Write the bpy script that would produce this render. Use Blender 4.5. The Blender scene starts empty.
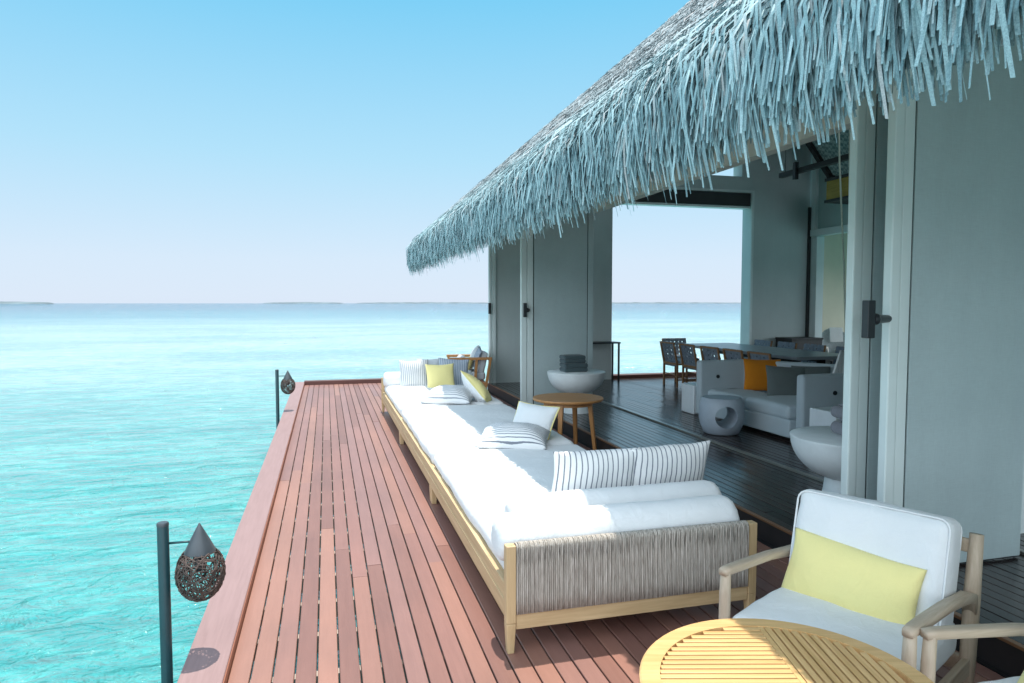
import bpy, bmesh, math, random
import numpy as np
from mathutils import Vector, Matrix, noise as mnoise

random.seed(7)
rng = np.random.default_rng(11)
S = bpy.context.scene
COL = S.collection
R = math.radians

# ------------------------------------------------------------------ camera
cam_d = bpy.data.cameras.new("Camera")
cam = bpy.data.objects.new("Camera", cam_d)
COL.objects.link(cam)
cam.location = (0, 0, 1.8)
cam.rotation_euler = (R(90 - 3.2277), 0, R(-15.217))
cam_d.sensor_width = 36.0
cam_d.lens = 24.0
cam_d.clip_start = 0.05
cam_d.clip_end = 60000
S.camera = cam

# ------------------------------------------------------------------ world, sun, exposure
EXPOSURE = 0.88
SKY_GAIN = 0.56
REAR_FILL = 1.45
SUN = Vector((0.06, 0.24, 1.0)).normalized()
world = bpy.data.worlds.new("World")
S.world = world
world.use_nodes = True
wn = world.node_tree
wn.nodes.clear()
sky = wn.nodes.new("ShaderNodeTexSky")
sky.sky_type = 'NISHITA'
sky.sun_disc = False
sky.sun_elevation = math.asin(SUN.z)
sky.sun_rotation = math.atan2(SUN.x, SUN.y)
sky.altitude = 0
sky.air_density = 1.0
sky.dust_density = 0.6
sky.ozone_density = 1.2
bg = wn.nodes.new("ShaderNodeBackground")
bg.inputs["Strength"].default_value = 0.13
wo = wn.nodes.new("ShaderNodeOutputWorld")
# pale sea haze: blend the physical sky with a soft elevation gradient
wtc = wn.nodes.new("ShaderNodeTexCoord")
wsx = wn.nodes.new("ShaderNodeSeparateXYZ")
wn.links.new(wtc.outputs["Generated"], wsx.inputs[0])
wr = wn.nodes.new("ShaderNodeValToRGB")
els = wr.color_ramp.elements
SKYC = [(0.0, (0.685, 0.785, 0.925)), (0.06, (0.65, 0.785, 0.93)), (0.20, (0.43, 0.735, 0.925)), (0.40, (0.19, 0.605, 0.89)), (0.7, (0.22, 0.52, 0.80)), (1.0, (0.30, 0.52, 0.75))]
els[0].position, els[0].color = 0.0, (*SKYC[0][1], 1)
els[1].position, els[1].color = 1.0, (*SKYC[-1][1], 1)
for p_, c_ in SKYC[1:-1]:
    e_ = els.new(p_); e_.color = (*c_, 1)
wn.links.new(wsx.outputs[2], wr.inputs[0])
wsc = wn.nodes.new("ShaderNodeVectorMath"); wsc.operation = 'SCALE'
wn.links.new(wr.outputs[0], wsc.inputs[0])
# sky behind the viewer is brightened, an added unseen fill for shaded areas
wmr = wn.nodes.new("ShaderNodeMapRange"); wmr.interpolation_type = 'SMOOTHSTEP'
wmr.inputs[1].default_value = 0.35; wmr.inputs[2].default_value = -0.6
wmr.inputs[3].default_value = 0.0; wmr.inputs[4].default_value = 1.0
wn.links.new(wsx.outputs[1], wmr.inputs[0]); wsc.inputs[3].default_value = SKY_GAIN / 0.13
wfill = wn.nodes.new("ShaderNodeMix"); wfill.data_type = 'RGBA'
wfill.inputs[7].default_value = (REAR_FILL * 0.845 / 0.13, REAR_FILL * 0.965 / 0.13, REAR_FILL * 1.06 / 0.13, 1)
wn.links.new(wmr.outputs[0], wfill.inputs[0]); wn.links.new(wsc.outputs[0], wfill.inputs[6])
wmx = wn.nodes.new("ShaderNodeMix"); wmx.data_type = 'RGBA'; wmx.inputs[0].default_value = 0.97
wn.links.new(sky.outputs[0], wmx.inputs[6]); wn.links.new(wfill.outputs[2], wmx.inputs[7])
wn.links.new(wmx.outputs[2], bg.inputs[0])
wn.links.new(bg.outputs[0], wo.inputs[0])

sun_d = bpy.data.lights.new("Sun", 'SUN')
sun_d.energy = 3.2
sun_d.angle = R(0.5)
sun_d.color = (1.0, 0.93, 0.83)
sun = bpy.data.objects.new("Sun", sun_d)
COL.objects.link(sun)
sun.rotation_euler = SUN.to_track_quat('Z', 'Y').to_euler()
sun.location = (0, 0, 20)

S.view_settings.view_transform = 'Standard'
S.view_settings.look = 'None'
S.view_settings.exposure = EXPOSURE
S.view_settings.gamma = 1.0
S.view_settings.use_curve_mapping = False
S.render.engine = 'CYCLES'
S.cycles.max_bounces = 10
S.cycles.diffuse_bounces = 8
S.cycles.use_denoising = True

# ------------------------------------------------------------------ materials
def nt(name):
    m = bpy.data.materials.new(name)
    m.use_nodes = True
    t = m.node_tree
    return m, t, t.nodes["Principled BSDF"]

def N(t, kind, **kw):
    n = t.nodes.new(kind)
    for k, v in kw.items():
        if k.startswith("i_"):
            n.inputs[k[2:].replace("_", " ")].default_value = v
        else:
            setattr(n, k, v)
    return n

def ramp(t, stops):
    r = t.nodes.new("ShaderNodeValToRGB")
    e = r.color_ramp.elements
    e[0].position, e[0].color = stops[0][0], (*stops[0][1], 1)
    e[1].position, e[1].color = stops[1][0], (*stops[1][1], 1)
    for p, c in stops[2:]:
        x = e.new(p)
        x.color = (*c, 1)
    return r

def mixc(t, a, b, fac, mode='MIX'):
    m = t.nodes.new("ShaderNodeMix")
    m.data_type = 'RGBA'
    m.blend_type = mode
    for sock, v in ((m.inputs[0], fac), (m.inputs[6], a), (m.inputs[7], b)):
        if hasattr(v, "links"):
            t.links.new(v, sock)
        elif isinstance(v, (int, float)):
            sock.default_value = v
        else:
            sock.default_value = (*v, 1)
    return m.outputs[2]

def coords(t, scale=(1, 1, 1), rot=(0, 0, 0), kind="Object"):
    tc = t.nodes.new("ShaderNodeTexCoord")
    mp = t.nodes.new("ShaderNodeMapping")
    mp.inputs["Scale"].default_value = scale
    mp.inputs["Rotation"].default_value = rot
    t.links.new(tc.outputs[kind], mp.inputs[0])
    return mp.outputs[0]

def noise(t, vec, scale, detail=4, rough=0.55, dist=0.0):
    n = N(t, "ShaderNodeTexNoise")
    n.inputs["Scale"].default_value = scale
    n.inputs["Detail"].default_value = detail
    n.inputs["Roughness"].default_value = rough
    n.inputs["Distortion"].default_value = dist
    t.links.new(vec, n.inputs["Vector"])
    return n.outputs["Fac"]

def bump(t, b, h, strength=0.2, dist=0.01):
    n = t.nodes.new("ShaderNodeBump")
    n.inputs["Strength"].default_value = strength
    n.inputs["Distance"].default_value = dist
    t.links.new(h, n.inputs["Height"])
    t.links.new(n.outputs[0], b.inputs["Normal"])
    return n

def plain(name, col, rough=0.5, var=0.12, nscale=6.0, bstr=0.08, bscale=120.0, bdist=0.004, metal=0.0, spec=0.5):
    m, t, b = nt(name)
    v = coords(t)
    f = noise(t, v, nscale, 5)
    c1 = tuple(x * (1 - var) for x in col)
    c2 = tuple(min(1, x * (1 + var)) for x in col)
    r = ramp(t, [(0.3, c1), (0.7, c2)])
    t.links.new(f, r.inputs[0])
    t.links.new(r.outputs[0], b.inputs["Base Color"])
    b.inputs["Roughness"].default_value = rough
    b.inputs["Metallic"].default_value = metal
    b.inputs["Specular IOR Level"].default_value = spec
    if bstr:
        bump(t, b, noise(t, v, bscale, 3), bstr, bdist)
    return m

def fabric(name, col, weave=900.0, bstr=0.25, rough=0.9, wrinkle=0.3, var=0.05):
    m, t, b = nt(name)
    v = coords(t)
    f = noise(t, v, 7, 4)
    fine = noise(t, v, weave * 0.35, 2)
    mxx = mixc(t, tuple(x * (1 - var) for x in col), tuple(min(1, x * (1 + var)) for x in col), f)
    c2 = mixc(t, mxx, tuple(x * 0.78 for x in col), N_math(t, 'MULTIPLY', fine, 0.35))
    t.links.new(c2, b.inputs["Base Color"])
    b.inputs["Roughness"].default_value = rough
    b.inputs["Specular IOR Level"].default_value = 0.2
    b.inputs["Sheen Weight"].default_value = 0.15
    w = noise(t, v, 9, 4, 0.6, 0.6)
    h = N_math(t, 'ADD', N_math(t, 'MULTIPLY', w, wrinkle), N_math(t, 'MULTIPLY', fine, 0.04))
    cr = noise(t, coords(t, (1.0, 0.55, 0.8), (R(20), R(30), R(25))), 4.2, 3, 0.5, 1.1)
    rd = N_math(t, 'SUBTRACT', 1.0, N_math(t, 'ABSOLUTE', N_math(t, 'SUBTRACT', N_math(t, 'MULTIPLY', cr, 2.0), 1.0)))
    h = N_math(t, 'ADD', h, N_math(t, 'MULTIPLY', N_math(t, 'POWER', rd, 6.0), wrinkle * 0.3))
    bump(t, b, h, bstr, 0.05)
    return m

def N_math(t, op, a, b=0.0, clamp=False):
    n = t.nodes.new("ShaderNodeMath")
    n.operation = op
    n.use_clamp = clamp
    for i, v in enumerate((a, b)):
        if hasattr(v, "links"):
            t.links.new(v, n.inputs[i])
        else:
            n.inputs[i].default_value = v
    return n.outputs[0]

def wood(name, c_dark, c_light, axis='Y', rough=0.5, grain=40.0, bstr=0.15, attr=False, tones=None, spec=0.5):
    m, t, b = nt(name)
    sc = {'X': (0.06, 1, 1), 'Y': (1, 0.06, 1), 'Z': (1, 1, 0.06)}[axis]
    v = coords(t, sc)
    if attr:
        # shift the grain per board by its random tone
        at = N(t, "ShaderNodeAttribute")
        at.attribute_name = "tone"
        cb = t.nodes.new("ShaderNodeVectorMath")
        cb.operation = 'ADD'
        sc2 = t.nodes.new("ShaderNodeVectorMath")
        sc2.operation = 'SCALE'
        t.links.new(at.outputs["Color"], sc2.inputs[0])
        sc2.inputs[3].default_value = 37.0
        t.links.new(v, cb.inputs[0])
        t.links.new(sc2.outputs[0], cb.inputs[1])
        v = cb.outputs[0]
    g = noise(t, v, grain, 6, 0.65, 0.4)
    r = ramp(t, [(0.32, c_dark), (0.68, c_light)])
    t.links.new(g, r.inputs[0])
    out = r.outputs[0]
    if attr:
        sep = t.nodes.new("ShaderNodeSeparateColor")
        t.links.new(at.outputs["Color"], sep.inputs[0])
        tr = ramp(t, tones)
        t.links.new(sep.outputs[0], tr.inputs[0])
        out = mixc(t, out, tr.outputs[0], 0.7)
        # broad weathering patches
        pv = coords(t, (1.0, 0.35, 1.0))
        pf = noise(t, pv, 1.7, 5, 0.6)
        pr = ramp(t, [(0.35, (0.86, 0.86, 0.88)), (0.7, (1.12, 1.08, 1.06))])
        t.links.new(pf, pr.inputs[0])
        out = mixc(t, out, pr.outputs[0], 1.0, 'MULTIPLY')
    t.links.new(out, b.inputs["Base Color"])
    b.inputs["Roughness"].default_value = rough
    b.inputs["Specular IOR Level"].default_value = spec
    bump(t, b, g, bstr, 0.004)
    return m

M = {}
M['deck'] = wood('deck_board', (0.200, 0.096, 0.074), (0.284, 0.145, 0.116), 'Y', 0.42, 46, 0.25, True,
                 [(0.0, (0.178, 0.086, 0.067)), (0.35, (0.258, 0.130, 0.107)), (0.55, (0.237, 0.134, 0.122)), (0.8, (0.284, 0.143, 0.107)), (1.0, (0.338, 0.174, 0.126))], 0.5)
M['kerb'] = wood('kerb_wood', (0.240, 0.150, 0.144), (0.282, 0.180, 0.174), 'Y', 0.55, 40, 0.15)
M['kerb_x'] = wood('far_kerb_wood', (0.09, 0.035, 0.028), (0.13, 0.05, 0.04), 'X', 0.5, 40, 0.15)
M['kerb_lip'] = wood('kerb_lip', (0.22, 0.075, 0.04), (0.3, 0.11, 0.06), 'Y', 0.5, 40, 0.15)
M['floor'] = wood('dark_floor', (0.028, 0.02, 0.019), (0.05, 0.036, 0.034), 'Y', 0.22, 46, 0.10, True,
                  [(0.0, (0.02, 0.016, 0.016)), (0.5, (0.04, 0.03, 0.029)), (1.0, (0.06, 0.042, 0.038))], 0.6)
M['nosing'] = wood('step_nosing', (0.16, 0.075, 0.035), (0.3, 0.15, 0.07), 'Y', 0.4, 30)
M['joist'] = plain('joist', (0.42, 0.36, 0.32), 0.8)
M['pile'] = plain('pile', (0.3, 0.29, 0.27), 0.9)
M['teak'] = wood('teak_light', (0.44, 0.30, 0.155), (0.60, 0.44, 0.25), 'Y', 0.5, 34, 0.12)
M['teak_x'] = wood('teak_light_x', (0.44, 0.30, 0.155), (0.60, 0.44, 0.25), 'X', 0.5, 34, 0.12)
M['teak_z'] = wood('teak_light_z', (0.44, 0.30, 0.155), (0.60, 0.44, 0.25), 'Z', 0.5, 34, 0.12)
M['teak_gold'] = wood('teak_gold', (0.52, 0.305, 0.115), (0.72, 0.455, 0.205), 'X', 0.42, 30, 0.1)
M['teak_gold_y'] = wood('teak_gold_y', (0.52, 0.305, 0.115), (0.72, 0.455, 0.205), 'Y', 0.42, 30, 0.1)
M['teak_orange'] = wood('teak_orange', (0.40, 0.18, 0.06), (0.54, 0.27, 0.10), 'X', 0.42, 30, 0.1)
M['teak_orange_z'] = wood('teak_orange_z', (0.40, 0.18, 0.06), (0.54, 0.27, 0.10), 'Z', 0.42, 30, 0.1)
M['teak_grey'] = wood('teak_weathered', (0.38, 0.29, 0.205), (0.55, 0.445, 0.34), 'Y', 0.6, 34, 0.15)
M['teak_grey_z'] = wood('teak_weathered_z', (0.38, 0.29, 0.205), (0.55, 0.445, 0.34), 'Z', 0.6, 34, 0.15)
M['white'] = fabric('white_canvas', (0.75, 0.765, 0.775), 900, 0.4, wrinkle=0.32)
M['yellow'] = fabric('yellow_canvas', (0.84, 0.74, 0.33), 900, 0.4, wrinkle=0.32)
M['sofa_grey'] = fabric('sofa_cloth', (0.50, 0.585, 0.635), 700, 0.2, wrinkle=0.12)
M['orange'] = fabric('orange_cloth', (0.60, 0.205, 0.014), 700, 0.3)
M['dark_cush'] = fabric('charcoal_cloth', (0.13, 0.155, 0.155), 700, 0.3)
M['grey_cush'] = fabric('grey_cloth', (0.55, 0.59, 0.63), 700, 0.35)
M['towel'] = fabric('towel_charcoal', (0.07, 0.10, 0.11), 500, 0.5, wrinkle=0.5)
M['towel_grey'] = fabric('towel_grey', (0.22, 0.22, 0.25), 500, 0.5, wrinkle=0.5)
M['towel_white'] = fabric('towel_white', (0.74, 0.76, 0.76), 500, 0.5, wrinkle=0.5)
M['stone'] = plain('stone_composite', (0.76, 0.80, 0.81), 0.45, 0.05, 10, 0.05)
M['stone_grey'] = plain('stone_grey', (0.40, 0.46, 0.53), 0.5, 0.06, 10, 0.05)
M['cube_white'] = plain('cube_white', (0.76, 0.82, 0.86), 0.5, 0.04, 8, 0.04)
M['panel'] = plain('wall_panel', (0.47, 0.565, 0.575), 0.6, 0.05, 1.6, 0.25, 260, 0.002)
M['wall'] = plain('wall_plaster', (0.55, 0.62, 0.615), 0.75, 0.05, 1.2, 0.2, 90, 0.003)
M['wall_dark'] = plain('wall_dark', (0.42, 0.52, 0.51), 0.7, 0.06, 1.2, 0.15, 90, 0.003)
M['stile'] = plain('stile_paint', (0.72, 0.80, 0.79), 0.4, 0.04, 3, 0.03)
M['soffit'] = plain('soffit_board', (0.68,0.65,0.58), 0.7, 0.06, 2, 0.1, 40)
M['beige'] = plain('beige_panel', (0.68, 0.62, 0.48), 0.7, 0.05, 2, 0.1, 40)
M['seal'] = plain('black_seal', (0.012, 0.013, 0.014), 0.5, 0.1, 5, 0)
M['black'] = plain('black_metal', (0.018, 0.022, 0.026), 0.38, 0.1, 5, 0.03)
M['darkbeam'] = plain('dark_timber', (0.022, 0.018, 0.018), 0.5, 0.2, 8, 0.1)
M['blind'] = plain('dark_blind', (0.03, 0.035, 0.037), 0.6, 0.1, 5, 0.05)
M['post'] = plain('post_paint', (0.012, 0.05, 0.06), 0.35, 0.12, 8, 0.03)
M['cone'] = plain('cone_metal', (0.05, 0.06, 0.07), 0.4, 0.15, 9, 0.05)
M['track'] = plain('aluminium_track', (0.30, 0.28, 0.25), 0.3, 0.1, 5, 0.02, metal=0.6)
M['rattan_dark'] = plain('basket_rattan', (0.075, 0.05, 0.042), 0.6, 0.5, 30, 0.1)
M['webbing'] = plain('webbing_slate', (0.19, 0.23, 0.28), 0.7, 0.2, 20, 0.1)
M['dining_wood'] = wood('dining_wood', (0.24, 0.12, 0.05), (0.36, 0.19, 0.085), 'Z', 0.5, 34, 0.1)
M['table_top'] = plain('table_top_grey', (0.30, 0.32, 0.35), 0.3, 0.1, 4, 0.05)
M['rope_cord'] = plain('rope_cord', (0.65, 0.66, 0.56), 0.8, 0.1, 40, 0.2)
M['lantern'] = wood('bamboo_lantern', (0.34, 0.19, 0.03), (0.5, 0.30, 0.06), 'Y', 0.6, 30, 0.2)
M['rattan_grey'] = plain('rattan_grey', (0.40, 0.44, 0.45), 0.7, 0.2, 40, 0.4, 60, 0.01)
M['island'] = plain('island_green', (0.10, 0.135, 0.15), 0.9, 0.4, 0.01, 0)

for nm in ('panel', 'wall', 'wall_dark'):
    t = M[nm].node_tree
    b = t.nodes["Principled BSDF"]
    src = b.inputs["Base Color"].links[0].from_socket
    st = noise(t, coords(t, (1, 1, 0.12)), 9, 5, 0.65)
    sr = ramp(t, [(0.35, (0.98, 0.98, 0.985)), (0.65, (1.01, 1.01, 1.01))])
    t.links.new(st, sr.inputs[0])
    wx = noise(t, coords(t, (1, 1, 0.05)), 420, 2)
    wz = noise(t, coords(t, (0.05, 0.05, 1)), 420, 2)
    wr_ = ramp(t, [(0.3, (0.90, 0.90, 0.90)), (0.7, (1.06, 1.06, 1.06))])
    t.links.new(N_math(t, 'MULTIPLY', N_math(t, 'ADD', wx, wz), 0.5), wr_.inputs[0])
    t.links.new(mixc(t, mixc(t, src, sr.outputs[0], 1.0, 'MULTIPLY'), wr_.outputs[0], 1.0, 'MULTIPLY'), b.inputs["Base Color"])
# glass
m, t, b = nt('window_glass')
b.inputs["Base Color"].default_value = (0.55, 0.7, 0.72, 1)
b.inputs["Roughness"].default_value = 0.03
b.inputs["Transmission Weight"].default_value = 0.85
b.inputs["IOR"].default_value = 1.1
M['glass'] = m

# striped canvas (stripes run along v, counted along u)
def striped(name, base, line, period, width, axis=0):
    m, t, b = nt(name)
    uv = t.nodes.new("ShaderNodeUVMap")
    sx = t.nodes.new("ShaderNodeSeparateXYZ")
    t.links.new(uv.outputs[0], sx.inputs[0])
    nz = noise(t, coords(t), 14, 3)
    u = N_math(t, 'ADD', sx.outputs[axis], N_math(t, 'MULTIPLY', nz, 0.006))
    fr = N_math(t, 'FRACT', N_math(t, 'DIVIDE', u, period))
    on = N_math(t, 'LESS_THAN', fr, width)
    c = mixc(t, base, line, on)
    t.links.new(c, b.inputs["Base Color"])
    b.inputs["Roughness"].default_value = 0.9
    b.inputs["Specular IOR Level"].default_value = 0.2
    v = coords(t)
    h = N_math(t, 'ADD', N_math(t, 'MULTIPLY', noise(t, v, 9, 4, 0.6, 0.6), 0.3), N_math(t, 'MULTIPLY', noise(t, v, 300, 2), 0.05))
    bump(t, b, h, 0.35, 0.05)
    return m
M['stripe'] = striped('striped_canvas', (0.78, 0.785, 0.79), (0.20, 0.22, 0.26), 0.036, 0.22)
M['stripe_thin'] = striped('thin_striped_canvas', (0.72, 0.73, 0.74), (0.30, 0.33, 0.37), 0.030, 0.36)
M['stripe_blue'] = striped('blue_striped_canvas', (0.45, 0.50, 0.56), (0.20, 0.25, 0.33), 0.028, 0.45)
M['stripe_v'] = striped('striped_canvas_across', (0.78, 0.785, 0.79), (0.20, 0.22, 0.26), 0.026, 0.27, 1)
M['stripe_thin_v'] = striped('thin_striped_canvas_across', (0.72, 0.73, 0.74), (0.30, 0.33, 0.37), 0.032, 0.32, 1)

# woven rope panel: vertical strands
m, t, b = nt('rope_weave')
v = coords(t, (1, 1, 0.10))
g = noise(t, v, 130, 4, 0.75)
v2 = coords(t)
wv = N(t, "ShaderNodeTexWave", wave_type='BANDS', bands_direction='X')
wv.inputs["Scale"].default_value = 42
wv.inputs["Distortion"].default_value = 0.6
t.links.new(v2, wv.inputs["Vector"])
r = ramp(t, [(0.25, (0.20, 0.165, 0.135)), (0.5, (0.42, 0.38, 0.335)), (0.75, (0.60, 0.565, 0.52))])
t.links.new(g, r.inputs[0])
t.links.new(r.outputs[0], b.inputs["Base Color"])
b.inputs["Roughness"].default_value = 0.85
bump(t, b, wv.outputs["Fac"], 0.6, 0.004)
M['rope'] = m

# thatch strips: tone per strip
m, t, b = nt('thatch_strip')
at = N(t, "ShaderNodeAttribute")
at.attribute_name = "tone"
sep = t.nodes.new("ShaderNodeSeparateColor")
t.links.new(at.outputs["Color"], sep.inputs[0])
tr = ramp(t, [(0.0, (0.19, 0.295, 0.325)), (0.45, (0.33, 0.475, 0.51)), (0.86, (0.45, 0.60, 0.635)), (1.0, (0.46, 0.47, 0.475))])
t.links.new(sep.outputs[0], tr.inputs[0])
sp = noise(t, coords(t), 190, 3, 0.7)
spr = ramp(t, [(0.35, (0.72, 0.74, 0.76)), (0.62, (1.15, 1.14, 1.12))])
t.links.new(sp, spr.inputs[0])
wtr = ramp(t, [(0.0, (0.20, 0.20, 0.215)), (0.5, (0.33, 0.325, 0.34)), (0.85, (0.42, 0.39, 0.395)), (1.0, (0.48, 0.40, 0.38))])
t.links.new(sep.outputs[0], wtr.inputs[0])
t.links.new(mixc(t, mixc(t, tr.outputs[0], wtr.outputs[0], sep.outputs[1]), spr.outputs[0], 1.0, 'MULTIPLY'), b.inputs["Base Color"])
b.inputs["Roughness"].default_value = 0.85
b.inputs["Specular IOR Level"].default_value = 0.06
M['thatch'] = m
M['thatch_base'] = plain('thatch_base', (0.24, 0.27, 0.27), 0.9, 0.2, 20, 0.3, 60, 0.02)

# woven mat ceiling
m, t, b = nt('woven_mat')
ck = N(t, "ShaderNodeTexChecker")
ck.inputs["Scale"].default_value = 14
t.links.new(coords(t, (1, 1, 1), (R(41), 0, R(45))), ck.inputs["Vector"])
t.links.new(mixc(t, (0.22, 0.27, 0.27), (0.44, 0.49, 0.48), ck.outputs["Fac"]), b.inputs["Base Color"])
b.inputs["Roughness"].default_value = 0.8
M['mat'] = m

# sea: turquoise lagoon over sand, with reef and sand zones, ripples in the normal
m, t, b = nt('sea_water')
tc = t.nodes.new("ShaderNodeTexCoord")
pos = tc.outputs["Object"]
ln = t.nodes.new("ShaderNodeVectorMath"); ln.operation = 'LENGTH'
t.links.new(pos, ln.inputs[0])
wv = coords(t, (0.35, 1.0, 1.0))
warp = noise(t, wv, 0.02, 5, 0.6)
dist = N_math(t, 'LOGARITHM', N_math(t, 'MULTIPLY', ln.outputs["Value"], N_math(t, 'ADD', 0.35, N_math(t, 'MULTIPLY', warp, 1.3))), 10.0)
zr = ramp(t, [(0.10, (0.042, 0.275, 0.28)), (0.30, (0.06, 0.31, 0.312)), (0.40, (0.11, 0.34, 0.345)), (0.48, (0.24, 0.45, 0.455)), (0.58, (0.23, 0.43, 0.44)), (0.67, (0.06, 0.24, 0.30)), (0.78, (0.02, 0.13, 0.20)), (1.0, (0.012, 0.10, 0.17))])
t.links.new(N_math(t, 'MULTIPLY', dist, 1 / 3.4), zr.inputs[0])
# patches of weed and sand on the bottom
pa = noise(t, wv, 0.12, 6, 0.62, 0.5)
par = ramp(t, [(0.36, (0.72, 0.84, 0.86)), (0.58, (1.12, 1.05, 1.04))])
t.links.new(pa, par.inputs[0])
c1 = mixc(t, zr.outputs[0], par.outputs[0], 1.0, 'MULTIPLY')
# network of bright caustic light lines painted into the water colour
sm = N(t, "ShaderNodeTexVoronoi", feature='DISTANCE_TO_EDGE')
sm.inputs["Scale"].default_value = 1.5
dv = t.nodes.new("ShaderNodeVectorMath"); dv.operation = 'ADD'
nd = N(t, "ShaderNodeTexNoise"); nd.inputs["Scale"].default_value = 0.9; nd.inputs["Detail"].default_value = 4
t.links.new(wv, nd.inputs["Vector"])
ndv = t.nodes.new("ShaderNodeVectorMath"); ndv.operation = 'SCALE'; ndv.inputs[3].default_value = 1.6
t.links.new(nd.outputs["Color"], ndv.inputs[0])
t.links.new(wv, dv.inputs[0]); t.links.new(ndv.outputs[0], dv.inputs[1])
t.links.new(dv.outputs[0], sm.inputs["Vector"])
caustic_ramp = ramp(t, [(0.0, (1.7, 1.3, 1.26)), (0.12, (1.05, 1.02, 1.02)), (0.5, (0.74, 0.86, 0.88))])
t.links.new(sm.outputs["Distance"], caustic_ramp.inputs[0])
c2 = mixc(t, c1, caustic_ramp.outputs[0], 0.75, 'MULTIPLY')
t.links.new(c2, b.inputs["Base Color"])
b.inputs["Roughness"].default_value = 0.035
b.inputs["Specular IOR Level"].default_value = 0.36
b.inputs["IOR"].default_value = 1.33
w1 = noise(t, coords(t, (0.5, 1.0, 1.0), (0, 0, R(12))), 0.75, 3, 0.5, 0.5)
w2 = noise(t, coords(t, (0.55, 1.0, 1.0), (0, 0, R(-20))), 2.3, 4, 0.55, 0.8)
w4 = noise(t, coords(t, (0.6, 1.0, 1.0), (0, 0, R(30))), 7.0, 3, 0.6, 0.8)
w3 = noise(t, coords(t, (0.3, 1.0, 1.0)), 0.12, 3, 0.5)
hh = N_math(t, 'ADD', N_math(t, 'ADD', N_math(t, 'MULTIPLY', w1, 0.55), N_math(t, 'MULTIPLY', w2, 0.42)), N_math(t, 'ADD', N_math(t, 'MULTIPLY', w3, 1.2), N_math(t, 'MULTIPLY', w4, 0.14)))
bump(t, b, hh, 1.0, 0.9)
M['sea'] = m

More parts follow.
